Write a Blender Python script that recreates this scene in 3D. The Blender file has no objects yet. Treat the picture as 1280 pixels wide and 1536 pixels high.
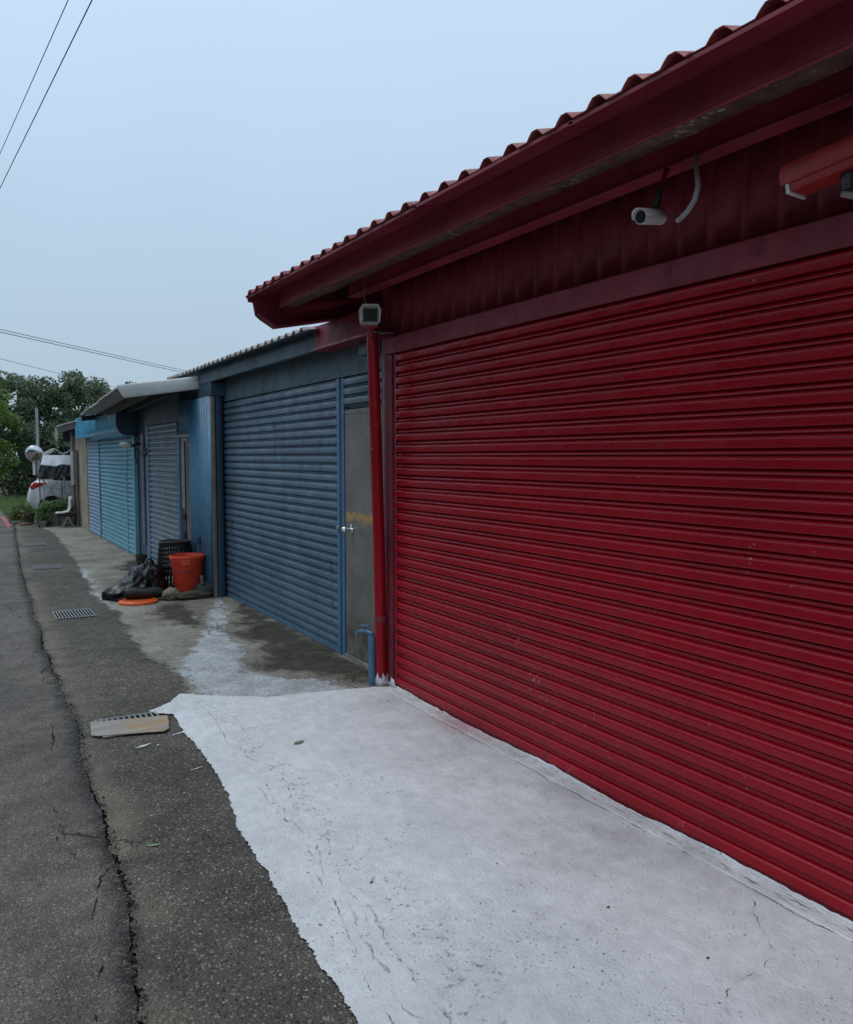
import bpy, bmesh, math, random
import numpy as np
from mathutils import Vector, noise
from mathutils.geometry import tessellate_polygon
R = math.radians
random.seed(7); rng = np.random.default_rng(7)
sc = bpy.context.scene
COL = sc.collection

# ------------------------------------------------------------------ camera
FPX = 1230.0
cam_d = bpy.data.cameras.new('camera'); cam = bpy.data.objects.new('camera', cam_d); COL.objects.link(cam)
cam_d.sensor_fit = 'HORIZONTAL'; cam_d.sensor_width = 36.0; cam_d.lens = 36.0 * FPX / 1280.0
cam_d.clip_start = 0.05; cam_d.clip_end = 2000
cam.location = (0, 0, 1.6)
cam.rotation_euler = (R(90 - 3.860), 0, R(-29.939))
sc.camera = cam

# ------------------------------------------------------------------ world, sun, exposure
SUN_EL, SUN_AZ = R(62), R(-50)          # azimuth measured from +Y towards +X
world = bpy.data.worlds.new('World'); sc.world = world; world.use_nodes = True
nt = world.node_tree; nt.nodes.clear()
wo_ = nt.nodes.new('ShaderNodeOutputWorld'); bg = nt.nodes.new('ShaderNodeBackground')
sky = nt.nodes.new('ShaderNodeTexSky'); sky.sky_type = 'NISHITA'; sky.sun_disc = False
sky.sun_elevation = SUN_EL; sky.sun_rotation = SUN_AZ; sky.dust_density = 1.0; sky.air_density = 1.2
tc = nt.nodes.new('ShaderNodeTexCoord'); sx = nt.nodes.new('ShaderNodeSeparateXYZ')
nt.links.new(tc.outputs['Generated'], sx.inputs[0])
# overcast deck: luminance grows towards the zenith as (1 + 2 sin e), the standard overcast sky
cl = nt.nodes.new('ShaderNodeClamp'); nt.links.new(sx.outputs['Z'], cl.inputs['Value'])
ma = nt.nodes.new('ShaderNodeMath'); ma.operation = 'MULTIPLY_ADD'; ma.inputs[1].default_value = 1.45; ma.inputs[2].default_value = 1.12
nt.links.new(cl.outputs[0], ma.inputs[0])
nz = nt.nodes.new('ShaderNodeTexNoise'); nz.inputs['Scale'].default_value = 1.6; nz.inputs['Detail'].default_value = 3
nt.links.new(tc.outputs['Generated'], nz.inputs['Vector'])
nm = nt.nodes.new('ShaderNodeMath'); nm.operation = 'MULTIPLY_ADD'; nm.inputs[1].default_value = 0.22; nm.inputs[2].default_value = 0.89
nt.links.new(nz.outputs['Fac'], nm.inputs[0])
mb_ = nt.nodes.new('ShaderNodeMath'); mb_.operation = 'MULTIPLY'
nt.links.new(ma.outputs[0], mb_.inputs[0]); nt.links.new(nm.outputs[0], mb_.inputs[1])
cc = nt.nodes.new('ShaderNodeVectorMath'); cc.operation = 'SCALE'; cc.inputs[0].default_value = (2.78, 3.60, 4.50)
nt.links.new(mb_.outputs[0], cc.inputs['Scale'])
mix = nt.nodes.new('ShaderNodeMix'); mix.data_type = 'RGBA'; mix.inputs['Factor'].default_value = 0.88
nt.links.new(sky.outputs[0], mix.inputs['A']); nt.links.new(cc.outputs[0], mix.inputs['B'])
bg.inputs['Strength'].default_value = 0.1
nt.links.new(mix.outputs['Result'], bg.inputs['Color']); nt.links.new(bg.outputs[0], wo_.inputs[0])
sun_d = bpy.data.lights.new('sun', 'SUN'); sun_d.energy = 0.6; sun_d.angle = R(25); sun_d.color = (1.0, 0.96, 0.9)
sun = bpy.data.objects.new('sun', sun_d); COL.objects.link(sun)
sd_ = Vector((math.sin(SUN_AZ) * math.cos(SUN_EL), math.cos(SUN_AZ) * math.cos(SUN_EL), math.sin(SUN_EL)))
sun.rotation_euler = sd_.to_track_quat('Z', 'Y').to_euler()
vs = sc.view_settings; vs.view_transform = 'Standard'; vs.look = 'None'; vs.gamma = 1.0; vs.use_curve_mapping = False
vs.exposure = 0.27
sc.cycles.max_bounces = 6

# ------------------------------------------------------------------ material helpers
class NB:
    """tiny node builder"""
    def __init__(s, name):
        s.m = bpy.data.materials.new(name); s.m.use_nodes = True
        s.t = s.m.node_tree; s.b = s.t.nodes['Principled BSDF']; s.out = s.t.nodes['Material Output']
        s.g = s.t.nodes.new('ShaderNodeNewGeometry'); s.pos = s.g.outputs['Position']
    def n(s, ty, **kw):
        x = s.t.nodes.new(ty)
        for k, v in kw.items(): setattr(x, k, v)
        return x
    def put(s, sock, v):
        if hasattr(v, 'is_output'): s.t.links.new(v, sock)
        elif isinstance(v, (tuple, list)) and len(v) == 3 and sock.type == 'RGBA': sock.default_value = (*v, 1)
        else: sock.default_value = v
    def mp(s, scale, vec=None, loc=(0, 0, 0), rot=(0, 0, 0)):
        x = s.n('ShaderNodeMapping'); s.put(x.inputs['Vector'], vec or s.pos)
        x.inputs['Scale'].default_value = scale if isinstance(scale, (tuple, list)) else (scale,) * 3
        x.inputs['Location'].default_value = loc; x.inputs['Rotation'].default_value = rot
        return x.outputs[0]
    def noise(s, scale, detail=5, rough=.55, vec=None, dist=0):
        x = s.n('ShaderNodeTexNoise'); s.put(x.inputs['Vector'], vec or s.pos)
        x.inputs['Scale'].default_value = scale; x.inputs['Detail'].default_value = detail
        x.inputs['Roughness'].default_value = rough; x.inputs['Distortion'].default_value = dist
        return x.outputs['Fac']
    def vor(s, scale, feature='F1', vec=None, out='Distance', rnd=1.0):
        x = s.n('ShaderNodeTexVoronoi', feature=feature); s.put(x.inputs['Vector'], vec or s.pos)
        x.inputs['Scale'].default_value = scale; x.inputs['Randomness'].default_value = rnd
        return x.outputs[out]
    def ramp(s, v, a, b, lo=0.0, hi=1.0, smooth=True):
        x = s.n('ShaderNodeMapRange'); x.interpolation_type = 'SMOOTHSTEP' if smooth else 'LINEAR'
        s.put(x.inputs['Value'], v); x.inputs['From Min'].default_value = a; x.inputs['From Max'].default_value = b
        x.inputs['To Min'].default_value = lo; x.inputs['To Max'].default_value = hi
        return x.outputs[0]
    def math(s, op, a, b=0.0, c=None):
        x = s.n('ShaderNodeMath', operation=op); s.put(x.inputs[0], a); s.put(x.inputs[1], b)
        if c is not None: s.put(x.inputs[2], c)
        return x.outputs[0]
    def mix(s, f, a, b, mode='MIX'):
        x = s.n('ShaderNodeMix', data_type='RGBA', blend_type=mode); s.put(x.inputs['Factor'], f)
        s.put(x.inputs['A'], a); s.put(x.inputs['B'], b); return x.outputs['Result']
    def scale(s, col, f):
        x = s.n('ShaderNodeVectorMath', operation='SCALE'); s.put(x.inputs[0], col); s.put(x.inputs['Scale'], f); return x.outputs[0]
    def attr(s, name):
        return s.n('ShaderNodeAttribute', attribute_name=name).outputs['Fac']
    def sep(s, vec=None):
        x = s.n('ShaderNodeSeparateXYZ'); s.put(x.inputs[0], vec or s.pos); return x.outputs
    def bump(s, h, strength=.5, dist=.01, normal=None):
        x = s.n('ShaderNodeBump'); s.put(x.inputs['Height'], h); x.inputs['Strength'].default_value = strength
        x.inputs['Distance'].default_value = dist
        if normal: s.put(x.inputs['Normal'], normal)
        return x.outputs[0]
    def done(s, col=None, rough=None, metal=None, normal=None, spec=None):
        if col is not None: s.put(s.b.inputs['Base Color'], col)
        if rough is not None: s.put(s.b.inputs['Roughness'], rough)
        if metal is not None: s.put(s.b.inputs['Metallic'], metal)
        if spec is not None: s.put(s.b.inputs['Specular IOR Level'], spec)
        if normal is not None: s.put(s.b.inputs['Normal'], normal)
        return s.m

def painted(name, col, rough=.45, var=.18, vscale=2.5, streak=.25, dirt=(.05, .04, .035), metal=0, wave=.0015, spec=.5, chips=0, chipcol=(.3, .3, .3), fine=.15):
    """painted or bare surface with blotches, rain streaks, slight waviness and chips"""
    n = NB(name)
    c = n.scale(col, n.ramp(n.noise(vscale, 6, .6), .25, .75, 1 - var, 1 + var))
    c = n.scale(c, n.ramp(n.noise(55, 4, .7), .3, .7, 1 - fine * .6, 1 + fine * .6))
    if streak:
        s = n.ramp(n.noise(1.0, 6, .65, vec=n.mp((9, 9, .8))), .48, .78)
        s2 = n.ramp(n.noise(3.5, 6, .7), .42, .72)
        c = n.mix(n.math('MULTIPLY', n.math('MULTIPLY', s, s2), streak * 2), c, dirt)
    if chips:
        k = n.ramp(n.math('ADD', n.noise(34, 5, .7), n.math('MULTIPLY', n.noise(2.2, 3), .35)), .83 - chips, .86 - chips)
        c = n.mix(k, c, chipcol)
    r = n.ramp(n.noise(7, 5, .6), .3, .7, rough - .09, rough + .12)
    h = n.math('ADD', n.noise(3.2, 3, .5, vec=n.mp((1, 1, 1.6))), n.math('MULTIPLY', n.noise(90, 3), .006))
    return n.done(c, r, metal, n.bump(h, .6, wave * 12), spec)

def asphalt(name, dark, light, mean, cell=120, dust=None, speck=.5):
    n = NB(name)
    v1 = n.n('ShaderNodeTexVoronoi'); n.put(v1.inputs['Vector'], n.pos); v1.inputs['Scale'].default_value = cell * .85
    cv = n.sep(v1.outputs['Color'])
    stone = n.mix(n.ramp(cv[0], .1, .95), dark, light)
    vd = n.math('ADD', v1.outputs['Distance'], n.math('MULTIPLY', n.math('SUBTRACT', cv[2], .5), .55))
    grit = n.mix(n.ramp(n.noise(cell * 2.2, 3, .7), .42, .6), dark, light)
    c = n.mix(n.ramp(vd, .22, .5), stone, n.mix(.55, dark, grit))
    c = n.mix(.28, c, mean)
    big = n.ramp(n.noise(.9, 6, .6), .3, .7, .72, 1.25)
    mid = n.ramp(n.noise(6, 6, .7), .3, .7, .8, 1.2)
    c = n.scale(n.scale(c, big), mid)
    v2 = n.n('ShaderNodeTexVoronoi'); n.put(v2.inputs['Vector'], n.pos); v2.inputs['Scale'].default_value = cell * .62
    sp = n.math('MULTIPLY', n.ramp(n.sep(v2.outputs['Color'])[1], .955, .97), n.ramp(v2.outputs['Distance'], .42, .28))
    c = n.mix(n.math('MULTIPLY', sp, speck), c, (.42, .41, .38))
    if dust == 'seam':
        d = n.attr('dseam')
        w = n.math('ADD', n.math('ABSOLUTE', d), n.math('MULTIPLY', n.math('SUBTRACT', n.noise(5, 6, .7), .5), .16))
        k = n.math('MULTIPLY', n.ramp(w, .10, .0), n.ramp(n.noise(60, 5, .78), .38, .5))
        c = n.mix(n.math('MULTIPLY', k, .88), c, (.010, .009, .008))
    elif dust:
        d = n.attr('dseam')
        w0 = n.math('ADD', n.math('ABSOLUTE', d), n.math('MULTIPLY', n.math('SUBTRACT', n.noise(6, 6, .7), .5), .14))
        w = n.math('ADD', d, n.math('MULTIPLY', n.math('SUBTRACT', n.noise(3.2, 6, .65), .5), .34))
        k = n.math('MULTIPLY', n.ramp(w, .24, .02), n.ramp(n.noise(.75, 3), .36, .6))
        c = n.mix(n.math('MULTIPLY', k, .62), c, dust)
        k0 = n.math('MULTIPLY', n.ramp(w0, .07, .0), n.ramp(n.noise(38, 5, .75), .43, .58))
        c = n.mix(n.math('MULTIPLY', k0, .85), c, (.010, .009, .008))
        c = n.mix(n.math('MULTIPLY', n.ramp(n.noise(1.7, 5, .6), .55, .72), .4), c, dark)
    h = n.math('ADD', n.math('MULTIPLY', v1.outputs['Distance'], -1.0), n.math('MULTIPLY', n.noise(260, 2), .5))
    # hair cracks
    wv = n.n('ShaderNodeVectorMath', operation='ADD'); n.put(wv.inputs[0], n.pos)
    nn = n.n('ShaderNodeTexNoise'); nn.inputs['Scale'].default_value = 3.5; nn.inputs['Detail'].default_value = 6; n.put(nn.inputs['Vector'], n.pos)
    n.put(wv.inputs[1], n.scale(nn.outputs['Color'], .35))
    e = n.vor(1.15, 'DISTANCE_TO_EDGE', wv.outputs[0])
    ck = n.math('MULTIPLY', n.ramp(e, .011, .003), n.ramp(n.noise(.8, 3), .52, .62))
    c = n.mix(n.math('MULTIPLY', ck, .85), c, (.008, .008, .008))
    return n.done(c, n.ramp(n.noise(14, 4), .3, .7, .68, .92), None, n.bump(h, .9, .009), .35)

MT = {}
MT['road'] = asphalt('road_asphalt', (.045, .037, .031), (.36, .30, .25), (.172, .144, .118), 135, 'seam', .35)
MT['shoulder'] = asphalt('shoulder_asphalt', (.021, .017, .0135), (.37, .315, .245), (.10, .085, .066), 118, (.27, .22, .155), 1.0)
def soil():
    n = NB('soil'); c = n.mix(n.ramp(n.noise(1.3, 7, .65), .3, .7), (.055, .043, .032), (.16, .13, .105))
    return n.done(c, .95, None, n.bump(n.noise(30, 6, .7), .8, .03), .2)
MT['soil'] = soil()
def crevice():
    n = NB('crevice'); return n.done(n.scale((.016, .014, .012), n.ramp(n.noise(40, 4), .3, .7, .5, 1.6)), .95, None, n.bump(n.noise(120, 4), .9, .01), .2)
MT['crevice'] = crevice()

def wornm():
    n = NB('worn_paint'); return n.done(n.mix(n.ramp(n.noise(45, 5, .7), .35, .6), (.16, .145, .125), (.62, .61, .6)), .85, None, n.bump(n.noise(60, 5), .8, .01), .3)
MT['worn'] = wornm()
def concrete_apron():
    n = NB('apron_concrete')
    base = n.mix(n.ramp(n.noise(1.6, 8, .68), .28, .72), (.17, .147, .112), (.35, .315, .258))
    base = n.scale(base, n.ramp(n.noise(22, 6, .7), .25, .75, .72, 1.28))
    stretch = n.noise(1.0, 7, .7, vec=n.mp((9, 3.5, 1), rot=(0, 0, R(35))))
    jit = n.math('MULTIPLY', n.math('SUBTRACT', n.noise(2.6, 8, .68, dist=.4), .5), .75)
    jit2 = n.math('MULTIPLY', n.math('SUBTRACT', stretch, .5), .42)
    moss = n.ramp(n.math('ADD', n.math('ADD', n.attr('moss'), jit), jit2), -.06, .16)
    mc = n.mix(n.ramp(n.noise(7, 7, .7), .35, .65), (.020, .017, .010), (.062, .052, .032))
    c = n.mix(n.math('MULTIPLY', moss, .92), base, mc)
    green = n.math('MULTIPLY', moss, n.ramp(n.noise(3.1, 6, .7), .56, .74))
    c = n.mix(n.math('MULTIPLY', green, .6), c, (.075, .075, .028))
    lime = n.ramp(n.math('ADD', n.math('ADD', n.attr('lime'), n.math('MULTIPLY', jit, .55)), n.math('MULTIPLY', jit2, 1.0)), -.01, .05)
    lc = n.mix(n.ramp(n.noise(5, 8, .75), .3, .7), (.33, .33, .325), (.58, .58, .59))
    lc = n.mix(n.ramp(stretch, .58, .74, 0, .7), lc, (.2, .185, .16))
    c = n.mix(n.math('MULTIPLY', lime, .93), c, lc)
    agg = n.n('ShaderNodeTexVoronoi'); n.put(agg.inputs['Vector'], n.pos); agg.inputs['Scale'].default_value = 95
    c = n.scale(c, n.ramp(n.sep(agg.outputs['Color'])[0], 0, 1, .8, 1.2))
    wv = n.n('ShaderNodeVectorMath', operation='ADD'); n.put(wv.inputs[0], n.pos)
    nn = n.n('ShaderNodeTexNoise'); nn.inputs['Scale'].default_value = 4; nn.inputs['Detail'].default_value = 6; n.put(nn.inputs['Vector'], n.pos)
    n.put(wv.inputs[1], n.scale(nn.outputs['Color'], .4))
    ck = n.math('MULTIPLY', n.ramp(n.vor(1.3, 'DISTANCE_TO_EDGE', wv.outputs[0]), .012, .004), n.ramp(n.noise(.9, 3), .45, .58))
    c = n.mix(n.math('MULTIPLY', ck, .8), c, (.02, .018, .014))
    h = n.math('ADD', n.noise(9, 9, .72), n.math('ADD', n.math('MULTIPLY', stretch, .6), n.math('MULTIPLY', lime, .25)))
    ed = n.math('ADD', n.attr('edge'), n.math('ADD', n.math('MULTIPLY', n.math('SUBTRACT', n.noise(70, 5, .75), .5), .30), n.math('MULTIPLY', n.math('SUBTRACT', stretch, .5), .22)))
    n.put(n.b.inputs['Alpha'], n.ramp(ed, .055, .075))
    return n.done(c, n.ramp(n.noise(4, 5), .3, .7, .55, .9), None, n.bump(h, .7, .03), .35)
MT['apron'] = concrete_apron()

def white_floor():
    n = NB('white_floor_paint')
    P = n.sep()
    c = n.mix(n.ramp(n.noise(.9, 7, .62), .3, .7), (.675, .655, .652), (.85, .828, .822))
    c = n.scale(c, n.ramp(n.noise(13, 7, .7), .25, .75, .9, 1.08))
    grey = n.ramp(n.math('ADD', n.noise(2.3, 8, .7), n.math('MULTIPLY', n.math('SUBTRACT', P[0], 1.6), .13)), .55, .8)
    c = n.mix(n.math('MULTIPLY', grey, .55), c, (.42, .41, .41))
    # trowel and brush marks
    sw = n.noise(1.0, 6, .6, vec=n.mp((7, 3, 1), rot=(0, 0, R(-32))), dist=2.2)
    sw2 = n.noise(1.0, 5, .6, vec=n.mp((4, 10, 1), rot=(0, 0, R(24))), dist=2.5)
    c = n.scale(c, n.ramp(sw, .25, .75, .95, 1.05))
    # pits and worn specks, gathered in patches
    patch = n.ramp(n.noise(2.1, 5, .6), .42, .66)
    pk = None
    for vs_, thr, rad in ((21, .90, .20), (46, .86, .27), (85, .84, .32)):
        wq = n.n('ShaderNodeVectorMath', operation='ADD'); nq = n.n('ShaderNodeTexNoise'); nq.inputs['Scale'].default_value = vs_ * 1.7; nq.inputs['Detail'].default_value = 3
        n.put(nq.inputs['Vector'], n.pos); n.put(wq.inputs[0], n.pos); n.put(wq.inputs[1], n.scale(nq.outputs['Color'], .55 / vs_))
        v = n.n('ShaderNodeTexVoronoi'); n.put(v.inputs['Vector'], wq.outputs[0]); v.inputs['Scale'].default_value = vs_
        cs = n.sep(v.outputs['Color'])
        gate = n.math('GREATER_THAN', n.math('ADD', cs[0], n.math('MULTIPLY', n.math('SUBTRACT', patch, .5), .22)), thr + .06)
        q = n.math('MULTIPLY', gate, n.ramp(v.outputs['Distance'], rad, rad * .45))
        q = n.math('MULTIPLY', q, n.ramp(cs[1], 0, 1, .25, 1))
        pk = q if pk is None else n.math('MAXIMUM', pk, q)
    c = n.mix(n.math('MULTIPLY', pk, .75), c, (.19, .175, .16))
    # a line of broken lumps along the old slab edge, running beside the painted border
    edge_x = n.math('ADD', n.math('MULTIPLY', P[1], .035), 1.23)
    d = n.math('ABSOLUTE', n.math('ADD', n.math('SUBTRACT', P[0], edge_x), n.math('MULTIPLY', n.math('SUBTRACT', n.noise(2.5, 5), .5), .35)))
    lump = n.math('MULTIPLY', n.ramp(d, .15, .0), n.ramp(n.noise(34, 10, .85), .565, .64))
    c = n.mix(n.math('MULTIPLY', lump, .62), c, (.27, .25, .23))
    # red overspray by the shutter
    dx = n.math('MULTIPLY', n.math('SUBTRACT', P[0], 2.53), 4.2); dy = n.math('MULTIPLY', n.math('SUBTRACT', P[1], 4.0), 1.5)
    rr = n.math('SQRT', n.math('ADD', n.math('MULTIPLY', dx, dx), n.math('MULTIPLY', dy, dy)))
    c = n.mix(n.math('MULTIPLY', n.ramp(n.math('ADD', rr, n.math('MULTIPLY', n.noise(9, 6), .6)), .95, .25), .5), c, (.50, .16, .18))
    h = n.math('ADD', n.math('ADD', n.math('ADD', n.math('MULTIPLY', n.noise(6, 5, .6), .6), n.math('MULTIPLY', n.noise(75, 5, .7), .45)), n.math('MULTIPLY', n.math('ADD', sw, sw2), .22)),
               n.math('SUBTRACT', n.math('MULTIPLY', lump, .35), n.math('MULTIPLY', pk, .55)))
    return n.done(c, n.ramp(n.noise(5, 5), .3, .7, .5, .75), None, n.bump(h, .85, .02), .4)
MT['white_floor'] = white_floor()

RED = (.305, .0040, .0125)
MT['red'] = painted('red_paint', RED, .27, .14, 1.8, .35, (.085, .016, .02), spec=.27, wave=.0008, fine=.05, chips=-.045, chipcol=(.45, .30, .30))
MT['red_faded'] = painted('red_faded_paint', (.27, .036, .056), .45, .2, 2.5, .45, (.06, .02, .024), spec=.35)
MT['red_dull'] = painted('red_dull_paint', (.225, .028, .044), .5, .22, 3, .5, (.045, .014, .018), spec=.35)
MT['red_roof'] = painted('red_roof_paint', (.30, .048, .05), .5, .25, 5, .4, (.08, .04, .03))
MT['red_bright'] = painted('orange_red_paint', (.33, .024, .022), .5, .15, 8, .2)
MT['gutter_dirt'] = painted('peeling_gutter_underside', (.10, .055, .035), .85, .5, 9, .6, (.03, .02, .012), chips=.03, chipcol=(.3, .28, .22))
MT['blue'] = painted('steel_blue_paint', (.080, .135, .182), .38, .24, 2.2, .8, (.022, .03, .036), chips=.035, chipcol=(.05, .065, .08))
MT['blue_trim'] = painted('blue_trim_paint', (.07, .155, .25), .45, .15, 3, .3)
MT['blue_wall'] = painted('slate_blue_wall', (.075, .115, .145), .6, .2, 2, .35, (.04, .045, .045))
MT['blue_dark'] = painted('dark_blue_and_shade', (.035, .07, .11), .5, .2, 3, .2)  # dark blue parts, and the painted shade on the roller housing's end
MT['blue_panel'] = painted('cobalt_panel_paint', (.085, .215, .325), .42, .15, 3, .35, (.03, .06, .1))
MT['grey_shutter'] = painted('grey_blue_shutter', (.17, .22, .265), .4, .16, 2.5, .4, (.04, .045, .05))
MT['sky_shutter'] = painted('sky_blue_shutter', (.15, .37, .47), .4, .12, 2.5, .3, (.04, .08, .1))
MT['pale_shutter'] = painted('pale_blue_shutter', (.26, .40, .56), .36, .12, 2.5, .25, (.06, .1, .14))
MT['sky_box'] = painted('bright_blue_box', (.07, .40, .62), .22, .15, 4, .2, (.04, .1, .14))
MT['pale_trim'] = painted('pale_grey_trim', (.62, .62, .58), .5, .1, 3, .2, (.15, .14, .12))
MT['roof_grey'] = painted('weathered_roof_sheet', (.42, .39, .36), .6, .3, 8, .4, (.12, .1, .085))
MT['roof_under'] = painted('roof_underside', (.30, .30, .30), .7, .2, 5, .3)
MT['dark_steel'] = painted('dark_steel', (.035, .033, .034), .6, .25, 6, .2)
MT['beige_wall'] = painted('stained_beige_render', (.33, .275, .195), .85, .25, 3, .9, (.08, .062, .045), wave=.003)
MT['timber_beige'] = painted('faded_timber', (.185, .15, .12), .8, .25, 6, .5)
MT['grey_metal'] = painted('grey_metal', (.3, .3, .29), .5, .2, 6, .3, metal=.3)
MT['galv'] = painted('galvanised', (.36, .36, .35), .5, .2, 9, .4, metal=.5)
MT['white_plastic'] = painted('white_plastic', (.62, .62, .60), .4, .08, 9, .25, (.2, .19, .17))
MT['grey_plastic'] = painted('grey_plastic', (.34, .34, .33), .5, .1, 9, .2)
MT['black_plastic'] = painted('black_plastic', (.015, .015, .016), .35, .2, 9, .0)
MT['lens'] = painted('dark_glass', (.02, .022, .026), .08, .1, 9, 0)
MT['chrome'] = painted('chrome', (.7, .7, .7), .15, .05, 9, 0, metal=1)
MT['tap_blue'] = painted('tap_blue_paint', (.065, .155, .235), .4, .15, 12, .2)
MT['orange'] = painted('orange_plastic', (.74, .11, .022), .4, .1, 9, .15)
MT['bucket'] = painted('red_bucket_plastic', (.72, .062, .026), .45, .12, 7, .25, (.12, .03, .02))
MT['stone'] = painted('stone', (.20, .17, .125), .9, .35, 12, .4, wave=.006)
MT['log'] = painted('mossy_log', (.075, .062, .042), .95, .45, 12, .5, wave=.008)
MT['brown_pot'] = painted('brown_pot', (.06, .035, .028), .6, .2, 8, .1)
MT['concrete'] = painted('grey_concrete', (.20, .19, .17), .9, .3, 5, .6, (.05, .05, .035), wave=.004)
MT['brick'] = painted('old_brick', (.20, .10, .075), .9, .3, 12, .4, wave=.004)
MT['tyre'] = painted('tyre', (.018, .018, .018), .8, .1, 9, 0)
MT['tarp_light'] = painted('pale_tarp', (.52, .535, .55), .5, .1, 4, .15)
MT['tarp_dark'] = painted('charcoal_tarp', (.04, .042, .047), .5, .15, 4, .1)
MT['car_paint'] = painted('silver_car_paint', (.70, .685, .68), .25, .03, 3, .08, metal=.1, wave=.0002)
MT['car_black'] = painted('car_black', (.01, .011, .012), .12, .05, 3, 0, wave=.0003)
MT['tail_red'] = painted('tail_light_red', (.55, .02, .03), .12, .1, 9, 0)
MT['yellow'] = painted('yellow_band', (.6, .3, .03), .5, .1, 9, .2)
MT['wire'] = painted('wire', (.02, .021, .023), .6, .1, 9, 0)
MT['bark'] = painted('bark', (.10, .085, .065), .95, .35, 12, .4, wave=.01)
MT['cardboard'] = painted('weathered_board', (.24, .195, .145), .85, .4, 6, .5, (.22, .10, .035))
MT['leaf_green'] = painted('green_plastic_scrap', (.22, .36, .18), .6, .1, 9, 0)
MT['pink_line'] = painted('faded_red_line', (.48, .10, .11), .8, .2, 14, .2, chips=.05, chipcol=(.09, .085, .08))
def boardm():
    n = NB('stained_cover_board'); P = n.sep()
    g = n.noise(1, 6, .7, vec=n.mp((3, 26, 1), rot=(0, 0, R(15))))
    c = n.mix(n.ramp(g, .3, .7), (.24, .215, .185), (.42, .385, .33))
    k = n.math('MULTIPLY', n.ramp(n.math('ADD', P[0], n.math('MULTIPLY', n.noise(6, 6, .7), .3)), .88, 1.05), n.ramp(n.noise(9, 6, .7), .35, .6))
    c = n.mix(n.math('MULTIPLY', k, .8), c, (.42, .25, .12))
    return n.done(c, .85, None, n.bump(g, .6, .01), .3)
MT['board'] = boardm()
def steel_door():
    n = NB('stained_steel_door'); P = n.sep()
    c = n.mix(n.ramp(n.noise(2.2, 6, .6), .3, .7), (.19, .178, .16), (.285, .268, .243))
    st = n.ramp(n.noise(1, 6, .7, vec=n.mp((14, 14, 1.4))), .5, .75)
    c = n.mix(n.math('MULTIPLY', st, .4), c, (.28, .27, .25))
    wz = n.math('ADD', P[2], n.math('MULTIPLY', n.math('SUBTRACT', n.noise(7, 8, .8), .5), .20))
    rust = n.math('MULTIPLY', n.ramp(wz, 1.07, 1.14), n.ramp(wz, 1.175, 1.16))
    c = n.mix(n.math('MULTIPLY', rust, n.ramp(n.noise(16, 8, .75), .28, .5)), c, (.62, .38, .15))
    low = n.math('MULTIPLY', n.ramp(wz, .42, .2), n.ramp(n.noise(6, 6, .7), .42, .6))
    c = n.mix(n.math('MULTIPLY', low, .75), c, (.10, .085, .05))
    return n.done(c, n.ramp(n.noise(9, 5, .7), .3, .7, .32, .6), .55, n.bump(n.noise(4, 4), .35, .02), .5)
MT['steel_door'] = steel_door()
def bagplastic():
    n = NB('black_bag_plastic')
    return n.done((.006, .006, .0065), n.ramp(n.noise(12, 4), .3, .7, .3, .42), None, n.bump(n.noise(11, 3, .5, dist=1.0), .15, .012), .45)
MT['bag'] = bagplastic()
def leafm(name, a, b, tr=.25):
    n = NB(name); rnd = n.g.outputs['Random Per Island']
    c = n.mix(rnd, a, b)
    d = n.n('ShaderNodeBsdfTranslucent'); n.put(d.inputs['Color'], n.scale(c, 1.3))
    ms = n.n('ShaderNodeMixShader'); ms.inputs[0].default_value = tr
    n.t.links.new(n.b.outputs[0], ms.inputs[1]); n.t.links.new(d.outputs[0], ms.inputs[2]); n.t.links.new(ms.outputs[0], n.out.inputs[0])
    return n.done(c, .38, None, None, .5)
MT['leaf_dark'] = leafm('dark_leaf', (.035, .062, .028), (.23, .28, .15))
MT['leaf_mid'] = leafm('mid_leaf', (.07, .13, .03), (.26, .35, .09), .35)
MT['leaf_plant'] = leafm('plant_leaf', (.05, .11, .035), (.2, .3, .12), .3)
MT['leaf_pale'] = leafm('pale_leaf', (.10, .13, .04), (.24, .28, .10), .3)
MT['grass'] = leafm('grass_blade', (.08, .15, .03), (.2, .28, .08), .3)
def mirrorm():
    n = NB('mirror_face'); return n.done((.62, .62, .64), .04, 1.0)
MT['mirror'] = mirrorm()

# ------------------------------------------------------------------ object helpers
WO = {}
def tag(o, label=None, cat=None, group=None, kind=None):
    if label: o['label'] = label
    if cat: o['category'] = cat
    if group: o['group'] = group
    if kind: o['kind'] = kind
    return o
def empty(name, loc, label, cat, group=None):
    o = bpy.data.objects.new(name, None); COL.objects.link(o); o.location = loc; o.empty_display_size = .2
    WO[o] = Vector(loc); return tag(o, label, cat, group)
def link(name, mesh, parent=None, loc=None):
    """object whose world origin is loc (or the parent's origin)"""
    o = bpy.data.objects.new(name, mesh); COL.objects.link(o)
    pw = WO[parent] if parent else Vector((0, 0, 0))
    w = Vector(loc) if loc is not None else pw.copy()
    if parent: o.parent = parent
    o.location = w - pw; WO[o] = w; return o

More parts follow.
